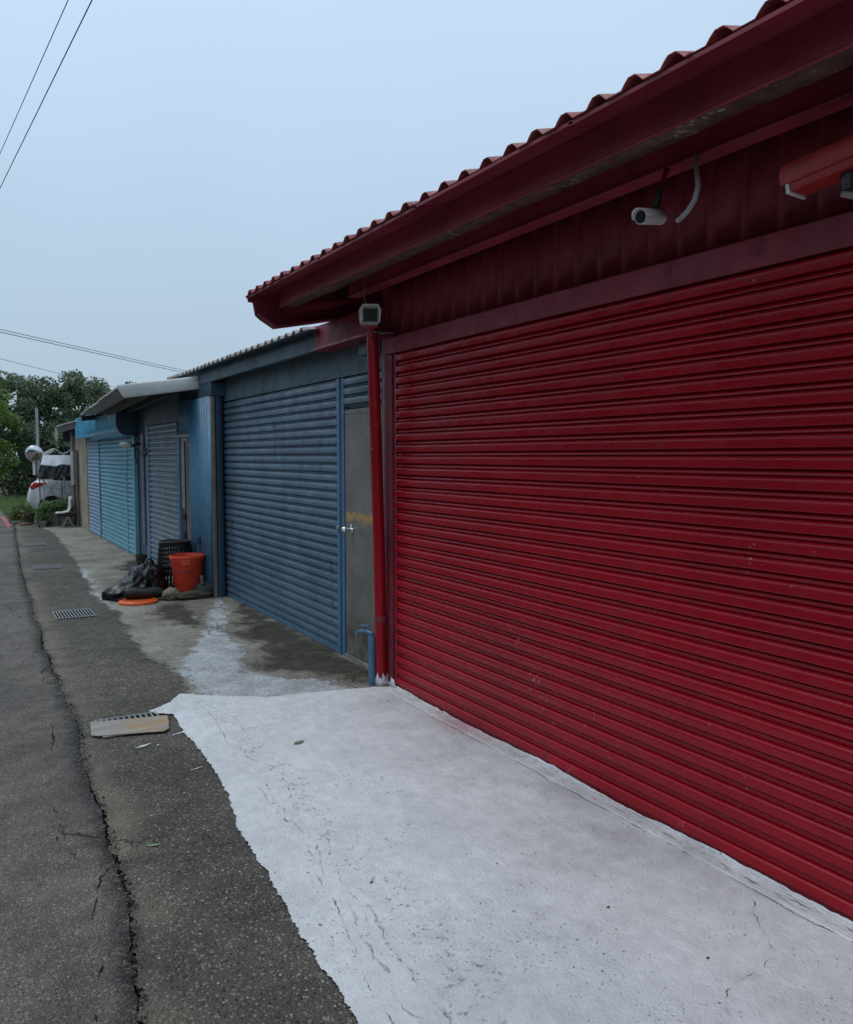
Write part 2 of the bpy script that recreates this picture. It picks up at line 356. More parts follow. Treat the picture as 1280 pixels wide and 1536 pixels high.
class MB:
    def __init__(s): s.v = []; s.f = []
    def add(s, vs, fs):
        k = len(s.v); s.v += [tuple(x) for x in vs]; s.f += [tuple(i + k for i in f) for f in fs]; return s
    def box(s, x0, x1, y0, y1, z0, z1):
        return s.add([(x0, y0, z0), (x1, y0, z0), (x1, y1, z0), (x0, y1, z0), (x0, y0, z1), (x1, y0, z1), (x1, y1, z1), (x0, y1, z1)],
                     [(3, 2, 1, 0), (4, 5, 6, 7), (0, 1, 5, 4), (1, 2, 6, 5), (2, 3, 7, 6), (3, 0, 4, 7)])
    def prism(s, poly, axis, a, b):
        """poly of 2-D points in the plane normal to axis, extruded a..b (axis y: (x,z); x: (y,z); z: (x,y))"""
        n = len(poly)
        def P(p, t): return (p[0], t, p[1]) if axis == 'y' else (t, p[0], p[1]) if axis == 'x' else (p[0], p[1], t)
        vs = [P(p, a) for p in poly] + [P(p, b) for p in poly]
        fs = [(i, (i + 1) % n, (i + 1) % n + n, i + n) for i in range(n)] + [tuple(range(n - 1, -1, -1)), tuple(range(n, 2 * n))]
        return s.add(vs, fs)
    def sheet(s, A, B):
        """quad strip between two polylines"""
        n = len(A); return s.add(list(A) + list(B), [(i, i + 1, n + i + 1, n + i) for i in range(n - 1)])
    def tube(s, path, r, n=8, cap=True):
        P = [Vector(p) for p in path]; rs = r if isinstance(r, (list, tuple)) else [r] * len(P)
        vs = []; up = None
        for i, p in enumerate(P):
            t = (P[min(i + 1, len(P) - 1)] - P[max(i - 1, 0)]).normalized()
            if up is None: up = Vector((0, 0, 1)) if abs(t.z) < .9 else Vector((1, 0, 0))
            u = (up - t * up.dot(t)).normalized(); w = t.cross(u); up = u
            vs += [p + (u * math.cos(2 * math.pi * k / n) + w * math.sin(2 * math.pi * k / n)) * rs[i] for k in range(n)]
        fs = [(i * n + k, i * n + (k + 1) % n, (i + 1) * n + (k + 1) % n, (i + 1) * n + k) for i in range(len(P) - 1) for k in range(n)]
        if cap: fs += [tuple(range(n - 1, -1, -1)), tuple(range((len(P) - 1) * n, len(P) * n))]
        return s.add(vs, fs)
    def lathe(s, prof, c=(0, 0, 0), n=24, sx=1, sy=1):
        vs = [(c[0] + r * math.cos(2 * math.pi * k / n) * sx, c[1] + r * math.sin(2 * math.pi * k / n) * sy, c[2] + z) for r, z in prof for k in range(n)]
        fs = [(i * n + k, i * n + (k + 1) % n, (i + 1) * n + (k + 1) % n, (i + 1) * n + k) for i in range(len(prof) - 1) for k in range(n)]
        return s.add(vs, fs)
    def mesh(s, name, mat, org=(0, 0, 0), sharp=35, smooth=True):
        me = bpy.data.meshes.new(name); o = org
        me.from_pydata([(x - o[0], y - o[1], z - o[2]) for x, y, z in s.v], [], s.f); me.update()
        me.materials.append(MT[mat])
        if smooth:
            me.polygons.foreach_set('use_smooth', [True] * len(me.polygons)); me.set_sharp_from_angle(angle=R(sharp))
        return me
    def build(s, name, mat, parent=None, bevel=0, loc=None, sharp=35, smooth=True, solid=0):
        w = Vector(loc) if loc is not None else (WO[parent] if parent else Vector((0, 0, 0)))
        o = link(name, s.mesh(name, mat, w, sharp, smooth), parent, w)
        if solid:
            m = o.modifiers.new('solid', 'SOLIDIFY'); m.thickness = solid; m.offset = 0
        if bevel:
            m = o.modifiers.new('bevel', 'BEVEL'); m.width = bevel; m.segments = 2; m.limit_method = 'ANGLE'; m.angle_limit = R(40)
        return o
def B(*a): return MB().box(*a)
def T(path, r, n=8): return MB().tube(path, r, n)
def interp(pts):
    """x as a function of y through (x, y) points"""
    p = sorted(pts, key=lambda q: q[1]); xs = [q[0] for q in p]; ys = [q[1] for q in p]
    return lambda y: np.interp(y, ys, xs)
def fr(x, y=0.0, sc_=1.0, oct_=4):
    return noise.fractal(Vector((x * sc_, y * sc_, 3.7)), .9, 2.0, oct_)
def ragged(f, amp, sc_, seed):
    return lambda y: float(f(y)) + amp * fr(y, seed, sc_, 6)
def poly_sd(px, py, poly):
    """signed distance (positive inside) of points to a polygon"""
    d = np.full(px.shape, 1e9); ins = np.zeros(px.shape, bool); n = len(poly)
    for i in range(n):
        ax, ay = poly[i]; bx, by = poly[(i + 1) % n]
        ex, ey = bx - ax, by - ay; t = np.clip(((px - ax) * ex + (py - ay) * ey) / (ex * ex + ey * ey + 1e-9), 0, 1)
        d = np.minimum(d, np.hypot(px - ax - t * ex, py - ay - t * ey))
        c = ((ay > py) != (by > py)) & (px < (bx - ax) * (py - ay) / (by - ay + 1e-12) + ax); ins ^= c
    return np.where(ins, d, -d)
def row_sheet(name, ys, xl, xr, ncol, z, mat, attrs=None, power=1.0, rough_z=0.0, parent=None):
    t = np.linspace(0, 1, ncol) ** power
    vs = []
    for y in ys:
        a, b = float(xl(y)), float(xr(y))
        for k in t:
            x = a + (b - a) * k
            vs.append((x, y, z + (rough_z * fr(x, y, 2.3, 3) if rough_z else 0)))
    n = ncol; fs = [(i * n + k, i * n + k + 1, (i + 1) * n + k + 1, (i + 1) * n + k) for i in range(len(ys) - 1) for k in range(n - 1)]
    m = MB().add(vs, fs); o = m.build(name, mat, parent, sharp=60)
    if attrs:
        A = np.array(vs)
        for nm_, fn in attrs.items():
            at = o.data.attributes.new(nm_, 'FLOAT', 'POINT'); at.data.foreach_set('value', fn(A[:, 0], A[:, 1]).astype(np.float32))
    return o
def ribbon(pts, w, z, var=1.5, step=.007, seed=0.0):
    """ragged flat ribbon along pts (x, y), tapering at both ends"""
    L = [0]
    for a, b in zip(pts, pts[1:]): L.append(L[-1] + math.dist(a, b))
    n = max(4, int(L[-1] / step)); A = []; Bq = []
    for i in range(n + 1):
        s_ = L[-1] * i / n; x = np.interp(s_, L, [p[0] for p in pts]); y = np.interp(s_, L, [p[1] for p in pts])
        i0 = min(len(pts) - 2, max(0, int(np.searchsorted(L, s_, 'right')) - 1))
        dx, dy = pts[i0 + 1][0] - pts[i0][0], pts[i0 + 1][1] - pts[i0][1]; l = math.hypot(dx, dy) + 1e-9; nx, ny = -dy / l, dx / l
        o = .022 * fr(s_, seed, 4, 7) + .008 * fr(s_, seed + 3, 26, 4); ww = w * max(.04, (.25 if var > 1 else .6) + var * fr(s_, seed + 9, 14, 5)) * min(1, 5 * i / n + .15, 5 * (n - i) / n + .15)
        A.append((x + nx * (o + ww / 2), y + ny * (o + ww / 2), z)); Bq.append((x + nx * (o - ww / 2), y + ny * (o - ww / 2), z))
    return MB().sheet(Bq, A)
def flat_poly(pts, z):
    tr = tessellate_polygon([[Vector((p[0], p[1], 0)) for p in pts]])
    m = MB(); fs = []
    for t in tr:
        a, b, c = [pts[i] for i in t]
        cr = (b[0] - a[0]) * (c[1] - a[1]) - (b[1] - a[1]) * (c[0] - a[0])
        fs.append(t if cr > 0 else t[::-1])
    return m.add([(p[0], p[1], z) for p in pts], fs)
def densify(pts, step, amp, sc_, seed, closed=False):
    out = []; P_ = list(pts) + ([pts[0]] if closed else []); s_ = 0
    for a, b in zip(P_, P_[1:]):
        L = math.dist(a, b); n = max(1, int(L / step)); nx, ny = -(b[1] - a[1]) / (L + 1e-9), (b[0] - a[0]) / (L + 1e-9)
        for i in range(n):
            t = i / n; o = amp * (fr(s_ + t * L, seed, sc_, 6) + .8 * fr(s_ + t * L, seed + 5, sc_ * 9, 4) * .5)
            out.append((a[0] + (b[0] - a[0]) * t + nx * o, a[1] + (b[1] - a[1]) * t + ny * o))
        s_ += L
    if not closed: out.append(P_[-1])
    return out

# ================================================================== THE SETTING
tag(MB().add([(-300, -300, -.05), (300, -300, -.05), (300, 400, -.05), (-300, 400, -.05)], [(0, 1, 2, 3)]).build('ground', 'soil'), kind='structure')
seam = interp([(1.30, 60), (1.28, 30), (1.164, 20.93), (.885, 15.1), (.788, 13.25), (.716, 11.16), (.656, 9.2), (.644, 8.45), (.593, 7.4), (.596, 6.55), (.583, 5.88), (.583, 5.1), (.517, 4.59), (.522, 4.18), (.517, 3.8), (.495, 3.46), (.485, 3.13), (.472, 2.84), (.437, 2.6), (.398, 2.33), (.36, 1.5), (.3, -3)])
seam_r = lambda y: float(seam(y)) + .022 * fr(y, 1.0, 2.2, 6) + .0055 * fr(y, 8.0, 26, 6)
gap = lambda y: max(.0005, (.009 + .022 * fr(y, 40, 1.3, 5) + .013 * fr(y, 44, 31, 6)) * (1.5 if y < 4 else 1))
ysn = list(np.arange(-3, 9, .012)) + list(np.arange(9, 21.4, .03))
ysr = list(np.arange(-3, 9, .012)) + list(np.arange(9, 22, .04)) + list(np.arange(22, 90, .5))
DS = lambda x, y: x - np.interp(y, np.linspace(-3, 90, 2000), [float(seam_r(v)) for v in np.linspace(-3, 90, 2000)])
road = tag(row_sheet('road', ysr, seam_r, lambda y: -6.5, 12, .008, 'road', {'dseam': DS}, 2.6), kind='structure')
shoulder = tag(row_sheet('shoulder', ysn, lambda y: seam_r(y) + gap(y), lambda y: 4.2, 30, 0, 'shoulder',
               {'dseam': DS}, 2.2), kind='structure')
tag(row_sheet('seam_bed', list(np.arange(-3, 21.5, .1)), lambda y: float(seam(y)) - .15, lambda y: float(seam(y)) + .2, 2, -.022, 'crevice'), kind='structure')
# cracks in the asphalt
CR = [([(.583, 5.5), (.50, 5.42), (.44, 5.2), (.45, 4.95), (.40, 4.7)], .010), ([(.644, 8.5), (.55, 8.8), (.47, 9.3), (.46, 9.8)], .012),
      ([(.49, 3.3), (.40, 3.15), (.36, 2.95), (.375, 2.75)], .007), ([(.39, 2.72), (.34, 2.62), (.30, 2.52), (.295, 2.42), (.325, 2.3)], .009),
      ([(.60, 6.9), (.52, 6.6), (.50, 6.2)], .008), ([(.79, 13.2), (.9, 13.35), (1.05, 13.2)], .03), ([(.66, 10.6), (.5, 10.9), (.3, 10.8)], .01),
      ([(1.0, 9.45), (1.2, 9.42), (1.37, 9.5)], .014), ([(.30, 4.2), (.36, 3.9), (.33, 3.6), (.38, 3.4)], .006)]
for i, (p, w) in enumerate(CR):
    on_road = p[-1][0] < float(seam(p[-1][1])) + .02
    ribbon(p, w, .010 if on_road else .004, seed=i * 3.1).build('crack', 'crevice', road if on_road else shoulder)
# crumbled edge of the road overlay: loose bits of asphalt along the seam
mb = MB()
for i in range(900):
    y = 1.6 + 9 * random.random() ** 1.6; x = seam_r(y) + gap(y) * .5 + random.gauss(0, .016); r = random.uniform(.002, .011) * random.random() + .002
    a = random.random() * 6; pts = [(math.cos(a + k * 1.57) * r * random.uniform(.7, 1.3), math.sin(a + k * 1.57) * r * random.uniform(.7, 1.3)) for k in range(4)]
    z0 = -.004
    mb.add([(x + p[0], y + p[1], z0) for p in pts] + [(x + p[0] * .5, y + p[1] * .5, z0 + r * 1.6) for p in pts], [(0, 1, 5, 4), (1, 2, 6, 5), (2, 3, 7, 6), (3, 0, 4, 7), (4, 5, 6, 7)])
tag(mb.build('loose_gravel', 'shoulder', smooth=False), 'crumbled asphalt bits along the road seam', kind='stuff')

# concrete apron in front of the blue units
ap_x = interp([(1.68, 21.2), (1.673, 20.23), (1.759, 18.7), (1.67, 15.57), (1.563, 13.89), (1.477, 11.91), (1.37, 10.2), (1.366, 9.0), (1.436, 8.75), (1.31, 7.73), (1.298, 6.91), (1.336, 6.46), (1.4, 6.09), (1.35, 5.72), (1.3, 5.0), (1.3, 4.4)])
LIME = [[(2.62, 9.35), (2.29, 8.5), (1.95, 7.5), (1.70, 6.9), (1.40, 6.2), (1.36, 5.4), (1.76, 5.0), (2.3, 4.95), (2.28, 5.35), (2.0, 5.5), (1.83, 5.85), (1.92, 6.25), (2.12, 6.65), (2.05, 7.2), (2.38, 8.2)],
        [(1.50, 13.0), (1.42, 12.0), (1.37, 10.9), (1.33, 10.2), (1.34, 9.1), (1.42, 8.9), (1.44, 10.2), (1.50, 11.2), (1.6, 12.2)]]
MOSS = [[(2.75, 9.2), (2.45, 8.2), (2.12, 7.1), (2.18, 6.6), (1.98, 6.2), (1.9, 5.85), (2.2, 5.55), (2.4, 5.2), (2.75, 5.1)],
        [(2.15, 9.2), (1.75, 8.9), (1.7, 8.2), (1.85, 7.6), (2.0, 7.5), (2.2, 8.3)],
        [(2.6, 13.6), (2.1, 12.9), (1.9, 12.2), (2.1, 11.6), (2.6, 11.4)]]
ys_ap = list(np.arange(4.3, 9.6, .02)) + list(np.arange(9.6, 21.2, .05))
AE = lambda y: float(ap_x(y)) - .07 + .05 * fr(y, 21., 1.8, 6) + .02 * fr(y, 25., 9, 5)
apron = tag(row_sheet('concrete_apron', ys_ap, AE, lambda y: 4.2, 46, .006, 'apron',
    {'edge': lambda x, y: x - np.array([AE(v) for v in y]), 'lime': lambda x, y: np.maximum.reduce([poly_sd(x, y, p) for p in LIME]), 'moss': lambda x, y: np.maximum.reduce([poly_sd(x, y, p) for p in MOSS])}, 1.4), kind='structure')
# white painted forecourt
PW = [(.90, -2.0), (.915, 1.0), (.938, 1.7), (.942, 2.014), (.942, 2.2), (.953, 2.517), (.991, 2.955), (1.01, 3.404), (1.055, 3.655), (1.102, 4.044), (1.112, 4.479), (1.106, 4.872), (1.124, 5.10), (1.03, 5.165), (1.0, 5.24), (1.178, 5.363), (1.262, 5.52), (1.452, 5.36), (1.745, 5.155), (2.048, 5.10), (2.282, 5.06), (2.455, 5.02), (2.60, 4.96)]
pw = [(x + .007 * fr(y * 1.0, x * 3, 170, 2) * (y > 1.0), y) for x, y in densify(PW, .005, .013, 6, 60.)] + [(2.75, 4.96), (2.75, -2.0)]
paint = tag(flat_poly(pw, .011).build('painted_forecourt', 'white_floor'), kind='structure')
for i, (p, w) in enumerate([([(2.31, 1.74), (2.24, 1.66), (2.17, 1.62), (2.06, 1.60), (1.95, 1.57), (1.86, 1.52)], .0035), ([(2.43, 1.90), (2.36, 1.80), (2.31, 1.74)], .004)]):
    ribbon(p, w, .0125, seed=70 + i, step=.008).build('crack', 'crevice', paint)
OLD = [(1.30, 5.2), (1.33, 4.85), (1.28, 4.5), (1.25, 4.15), (1.31, 3.9), (1.27, 3.6), (1.22, 3.35), (1.26, 3.1), (1.19, 2.8), (1.17, 2.6), (1.13, 2.4), (1.11, 2.2), (1.08, 2.0), (1.07, 1.6)]
for i, (k0, k1, off, w) in enumerate(((0, 4, .0, .008), (2, 6, .06, .006), (4, 8, -.02, .010), (6, 10, .03, .008), (7, 11, -.05, .006), (9, 13, .0, .012), (9, 13, .07, .010), (10, 13, -.06, .008), (0, 3, .12, .006), (3, 6, -.06, .005))):
    ribbon([(x + off, y) for x, y in OLD[k0:k1 + 1]], w, .0122, seed=120 + 7.3 * i, step=.005).build('worn_edge', 'worn', paint)
for i, q in enumerate([(.86, 4.63, .05, .012), (1.08, 4.74, .05, .008), (1.03, 4.15, .035, .006), (1.12, 4.1, .02, .008), (.93, 4.6, .008, .008)]):
    pts = [(q[0] + math.cos(a) * q[2] * (.7 + .5 * random.random()), q[1] + math.sin(a) * q[3] * (.6 + .8 * random.random()) + .3 * (math.cos(a) * q[2])) for a in np.linspace(0, 6.1, 18)]
    flat_poly(pts, .0045).build('paint_splash', 'white_floor', shoulder)

# ================================================================== BUILDING HELPERS
def slat_profile(kind):
    """(outward d, z) over one 75 mm pitch, bottom to top"""
    if kind == 'round':
        p = [(-3, 0), (-5, .6), (-5, 3.2), (6, 4.2), (6.5, 7), (4, 14), (0, 20.5), (-6, 22), (-7, 26), (10, 27.3), (15.5, 28.8), (17.6, 31.5), (17.8, 36), (18.6, 48), (18.9, 57), (18.5, 61.5), (17.3, 65.5), (14.5, 69.5), (10, 72.8), (4, 74.4), (-3, 75)]
    else:
        p = [(-3, 0), (-5, .6), (-5, 3), (8, 4), (8.5, 7), (5, 12), (-5, 14.5), (-5, 18.5), (11, 19.6), (15.5, 24), (17, 40), (16.5, 58), (13.5, 69), (5, 74.3), (-3, 75)]
    k = 1.1
    return [(a * k / 1000, b / 1000) for a, b in p]
def shutter(parent, name, X, y0, y1, z0, z1, mat, kind='round', bar='same', label=None):
    """roller shutter made of interlocking slats on plane X, facing -X"""
    n = int(round((z1 - z0) / .075)); p = (z1 - z0) / n
    root = B(X + .012, X + .020, y0 - .02, y1 + .02, z0 - .01, z1 + .02).build(name, mat, parent)
    if label: root['label'] = label
    prof = [(-d, z * p / .075) for d, z in slat_profile(kind)]
    L = y1 - y0; segs = max(2, int(L / .25)); mb = MB()
    meshes = []
    for v in range(3):
        mb = MB(); k = len(prof); vs = []
        for j in range(segs + 1):
            yy = -L / 2 + L * j / segs
            w = .0022 * fr(yy, v * 13 + X, .9, 3)
            vs += [(d + w, yy, z + .35 * w) for d, z in prof]
        fs = [(j * k + i, j * k + i + 1, (j + 1) * k + i + 1, (j + 1) * k + i) for j in range(segs) for i in range(k - 1)]
        fs += [tuple(range(k)), tuple(range(segs * k + k - 1, segs * k - 1, -1))]
        meshes.append(mb.add(vs, fs).mesh('slat', mat, sharp=40))
    for i in range(n):
        o = link('slat', meshes[i % 3], root, (X + random.uniform(-.0015, .0015), (y0 + y1) / 2, z0 + i * p))
        o.rotation_euler = (random.uniform(-.0003, .0003), random.uniform(-.022, .022), 0)
    return root
def corr_roof(parent, A, Bp, run, slope, spacing, h, mat, per=5, thick=.003, lift=0):
    """corrugated sheets; eave from A to B (Vectors), rising towards +X; each sheet is a part"""
    A = Vector(A); Bp = Vector(Bp); L = (Bp - A).length; ncr = int(L / spacing); i = 0
    while i < ncr:
        m = min(per, ncr - i); a = []; b = []
        off = random.uniform(-.02, .02) if i else 0
        dz = random.uniform(-.004, .004)
        for j in range(m + 0):
            for t, hh in ((0, 0), (.36, 0), (.46, .6), (.55, 1), (.72, 1), (.82, .6), (.93, 0)):
                q = A.lerp(Bp, (i + j + t) * spacing / L); a.append((q.x + off, q.y, q.z + hh * h + dz + off * slope)); b.append((q.x + run, q.y, q.z + slope * run + hh * h + dz))
        q = A.lerp(Bp, min(1, (i + m + .06) * spacing / L)); a.append((q.x + off, q.y, q.z + dz + off * slope + .002)); b.append((q.x + run, q.y, q.z + slope * run + dz + .002))
        MB().sheet(a, b).build('roof_sheet', mat, parent, solid=thick, sharp=25)
        i += m
def ribbed_wall(parent, name, X, y0, y1, z0, z1, mat, sp=.13, d=.016, duty=.35):
    a = []; b = []; y = y0
    while y < y1 - 1e-6:
        for t, dd in ((0, 0), (1 - duty, 0), (1 - duty + .1, 1), (.93, 1)):
            yy = min(y1, y + t * sp); a.append((X - dd * d, yy, z0)); b.append((X - dd * d, yy, z1))
        y += sp
    a.append((X, y1, z0)); b.append((X, y1, z1))
    return MB().sheet(b, a).build(name, mat, parent, sharp=20, solid=.002)
def screws(parent, pts, mat='dark_steel', r=.006):
    mb = MB().lathe([(0, .006), (r * .7, .005), (r, 0)], n=8); me = None
    for p in pts:
        if me is None:
            me = MB().add([(-z - 0, x, y) for x, y, z in mb.v], mb.f).mesh('screw', mat)
        link('screw', me, parent, p)

# ================================================================== RED GARAGE
rg = empty('red_garage', (2.62, 2.0, 0), 'dark red garage with ribbed wall, wide roller shutter and overhanging tiled eave', 'garage')
XR = 2.60
sh = shutter(rg, 'roller_shutter', XR, -1.0, 4.90, .014, 2.285, 'red', 'round')
MB().prism([(XR - .012, .0), (XR + .011, .0), (XR + .011, .0135), (XR - .012, .0135)], 'y', -1.0, 4.895).build('bottom_bar', 'red_dull', rg, .003)
# guide rail at the far side: two flanges with a slot
B(2.585, 2.64, 4.903, 4.925, .0, 2.29).build('guide_rail', 'red_dull', rg, .004)
B(2.605, 2.64, 4.925, 4.955, .0, 2.29).build('guide_rail', 'red_dull', rg, .002)
B(2.580, 2.64, 4.955, 5.03, .0, 2.29).build('guide_rail', 'red_dull', rg, .006)
B(2.585, 2.70, 5.035, 5.115, 0, 2.9).build('corner_post', 'red_dull', rg, .006)
B(2.575, 2.66, -2.0, 5.06, 2.292, 2.405).build('lintel', 'red_dull', rg, .006)
ribbed_wall(rg, 'ribbed_wall', 2.625, -2.0, 5.02, 2.405, 2.95, 'red_dull', .16, .016, .30)
B(2.66, 2.75, -2.0, 5.10, 2.28, 3.0).build('upper_wall', 'red_dull', rg)
B(2.66, 2.75, -2.0, -1.02, 0, 2.279).build('side_pier', 'red_dull', rg)
MB().box(2.76, 6.5, 5.0, 5.09, 0, 3.05).build('end_wall', 'red_dull', rg)
MB().box(2.76, 6.5, -2.0, -1.9, 0, 3.05).build('end_wall', 'red_dull', rg)
SL = .235; zr = lambda x: 2.757 + SL * (x - 1.88)
corr_roof(rg, (1.865, 5.87, zr(1.865)), (1.865, -2.0, zr(1.865)), 4.6, SL, .165, .029, 'red_roof', 5)
# smooth eave flashing under the sheets, in lapped lengths
yy = 5.86
for L, k in ((1.35, 0), (1.15, 1), (1.1, 0), (1.2, 1), (1.6, 0), (1.46, 1)):
    d = .0035 * k
    MB().prism([(1.885, zr(1.885) - .014 - d), (2.06, zr(2.06) - .010 - d), (2.06, zr(2.06) - .006 - d), (1.885, zr(1.885) - .010 - d)], 'y', yy - L, yy + .02).build('eave_flashing', 'red_dull', rg)
    B(1.880, 1.8845, yy - L, yy + .02, zr(1.885) - .017 - d, zr(1.885) - .004 - d).build('drip_edge', 'red_dull', rg)
    yy -= L
# box gutter: face, lip and peeling underside
B(2.05, 2.056, -2.0, 5.66, 2.668, zr(2.05) - .012).build('gutter', 'red_faded', rg, .001)
T([(2.05, 5.66, 2.664), (2.05, -2.0, 2.664)], .0065, 8).build('gutter_lip', 'red_faded', rg)
mb = MB(); a = []; b = []
for y in np.arange(-2.0, 5.62, .05):
    a.append((2.057, y, 2.664 + .003 * fr(y, 2, 2, 4))); b.append((2.155 + .010 * fr(y, 5, 2.5, 5), y, 2.667 + .006 * fr(y, 8, 3, 5)))
mb.sheet(b, a).build('gutter_underside', 'gutter_dirt', rg, solid=.003)
B(2.16, 2.17, -2.0, 5.6, 2.674, zr(2.16) - .012).build('gutter_back', 'red_dull', rg)
# inner beam with a lip
B(2.38, 2.43, -2.0, 5.2, 2.700, zr(2.38) - .012).build('eave_beam', 'red_faded', rg, .003)
B(2.373, 2.46, -2.0, 5.2, 2.688, 2.6995).build('beam_flange', 'red_faded', rg, .003)
# verge closing plate at the far end, with stiffening flanges
cap = [(1.885, 2.738), (1.885, 2.718), (1.922, 2.715), (1.938, 2.625), (1.97, 2.598), (2.075, 2.537), (2.39, 2.60), (2.85, 2.70), (3.6, 2.88), (3.6, zr(3.6) + .004), (1.87, zr(1.87) + .004)]
MB().prism(cap[::-1], 'y', 5.862, 5.872).build('verge_plate', 'red_dull', rg)
MB().prism([(2.075, 2.537), (2.85, 2.70), (2.85, 2.712), (2.075, 2.549)], 'y', 5.76, 5.861).build('verge_flange', 'red_dull', rg)
MB().prism([(2.12, 2.635), (2.85, 2.79), (2.85, 2.83), (2.12, 2.675)], 'y', 5.70, 5.76).build('verge_flange', 'red_dull', rg)
MB().prism([(1.94, 2.622), (2.075, 2.536), (2.082, 2.545), (1.948, 2.630)], 'y', 5.78, 5.861).build('verge_flange', 'red_dull', rg)
# red boxed end of the neighbouring fascia
MB().prism([(2.50, 2.433), (2.66, 2.433), (2.66, 2.62), (2.50, 2.62)], 'y', 5.06, 6.13).build('end_panel', 'red_dull', rg, .003)
B(2.493, 2.4995, 5.06, 6.13, 2.436, 2.452).build('end_panel_trim', 'red', rg)
# downpipe, leaning, with collar and a grey conduit beside it
px = [(2.565, 5.005, .0), (2.545, 4.99, .9), (2.50, 4.95, 1.8), (2.475, 4.935, 2.32), (2.475, 4.94, 2.42)]
px = [(x - .02, y + .045, z) for x, y, z in px]
dp = T(px, .040, 16).build('downpipe', 'red', rg)
T([(px[1][0] + .012, px[1][1] + .008, .46), (px[1][0] + .0105, px[1][1] + .007, .50)], .0445, 16).build('pipe_collar', 'red_dull', dp)
B(2.46, 2.60, 4.95, 5.05, 2.425, 2.432).build('pipe_bracket', 'grey_metal', rg)
T([(2.568, 5.047, .05), (2.566, 5.043, 2.27)], .006, 8).build('conduit', 'grey_plastic', rg)
# white-painted threshold and the paint daubed up the bottom slat and the pipe foot
a = []; b = []; c = []
for y in np.arange(-1.1, 4.92, .02):
    w = .006 * fr(y, 11, 3, 5)
    a.append((2.500 + w, y, .012)); b.append((2.504 + w * .7, y, .018 + .0015 * fr(y, 31, 2, 4))); c.append((2.577, y, .0205 + .0015 * fr(y, 21, 4, 4)))
ribbon([(2.496, -1.0), (2.496, 2.0), (2.495, 4.9)], .0048, .0125, .45, seed=90.).build('threshold_gap', 'crevice', rg)
ribbon([(2.545, 0.5), (2.543, 2.2), (2.545, 3.9)], .003, .0222, seed=95.).build('threshold_crack', 'crevice', rg)
for i, (xx, ya, yb, w_) in enumerate(((2.525, .4, 2.4, .004), (2.552, .2, 1.9, .005), (2.56, 1.7, 3.6, .004), (2.535, 2.4, 4.6, .003), (2.518, 1.0, 3.0, .003), (2.567, -.5, 1.4, .006))):
    ribbon([(xx, ya), (xx + .003, (ya + yb) / 2), (xx, yb)], w_, .0222, seed=200. + 5 * i).build('threshold_scuff', 'worn', rg)
th_ = MB().sheet(a, b).sheet(b, c); th_.build('threshold', 'white_floor', rg, sharp=50)
a = []; b = []
for y in np.arange(-1.1, 4.90, .012):
    h = .030 + .013 * fr(y, 77, 1.9, 5) + .005 * fr(y, 17, 14, 3)
    a.append((2.5765, y, .015)); b.append((2.5775, y, max(.0215, h)))
MB().sheet(a, b).build('paint_daub', 'white_floor', rg, solid=.002)
mb = MB(); n = 28
ring = lambda r, z: [(px[0][0] + r * math.cos(6.2832 * k / n), px[0][1] + r * math.sin(6.2832 * k / n), z if not callable(z) else z(k)) for k in range(n + 1)]
mb.sheet(ring(.046, .008), ring(.0425, lambda k: .075 + .02 * math.sin(k * 1.3) + .015 * math.sin(k * 2.9)))
mb.build('painted_foot', 'white_floor', rg, solid=.003)
a = [(2.565, 5.02 - .005, .01), (2.565, 4.95, .01), (2.565, 4.90, .01)]
MB().sheet([(2.575, y, .012) for y in np.linspace(5.035, 4.90, 16)], [(2.5785, y, .055 + .022 * math.sin(y * 60) + .01 * math.sin(y * 170)) for y in np.linspace(5.035, 4.90, 16)]).build('paint_daub', 'white_floor', rg, solid=.003)

# ================================================================== BLUE GARAGE (steel door beside the red unit)
bgar = empty('blue_garage', (2.7, 7.6, 0), 'steel blue garage with large roller shutter and stained metal door', 'garage')
XB = 2.68
shutter(bgar, 'roller_shutter', XB, 6.045, 9.34, .05, 2.20, 'blue', 'flat')
B(XB - .012, XB + .01, 6.045, 9.34, .008, .05).build('bottom_bar', 'blue_trim', bgar, .003)
B(XB - .03, XB + .03, 5.985, 6.04, 0, 2.215).build('door_post', 'blue_trim', bgar, .005)
B(XB - .018, XB + .03, 5.925, 5.985, 0, 2.215).build('door_post', 'blue_trim', bgar, .004)
B(XB - .025, XB + .03, 9.345, 9.41, 0, 2.22).build('guide_rail', 'blue_trim', bgar, .005)
B(XB - .010, XB + .03, 9.41, 9.56, 0, 2.22).build('guide_rail', 'blue_trim', bgar, .005)
shutter(bgar, 'transom_shutter', XB, 5.12, 5.92, 1.985, 2.21, 'blue', 'flat')
door = B(XB - .012, XB + .02, 5.13, 5.915, .035, 1.965).build('steel_door', 'steel_door', bgar, .004)
B(XB - .0125, XB - .0122, 5.135, 5.91, 1.925, 1.929).build('door_fold', 'dark_steel', door)
hd = T([(XB - .01, 5.80, 1.035), (XB - .05, 5.80, 1.035)], .013, 12).build('door_handle', 'chrome', door)
mb = MB().lathe([(0, -.055), (.018, -.05), (.026, -.035), (.022, -.015), (.012, 0)], n=16)
MB().add([(XB - .045 + z, 5.80 + x, 1.035 + y) for x, y, z in mb.v], mb.f).build('knob', 'chrome', hd)
MB().add([(XB - .012 + z * .12, 5.80 + x * 1.6, 1.035 + y * 1.6) for x, y, z in mb.v], mb.f).build('escutcheon', 'chrome', hd)
B(XB - .045, XB - .031, 5.985, 6.03, 1.02, 1.05).build('latch', 'chrome', bgar, .003)
B(XB - .02, XB + .05, 5.10, 5.925, 0, .033).build('door_sill', 'concrete', bgar, .004)
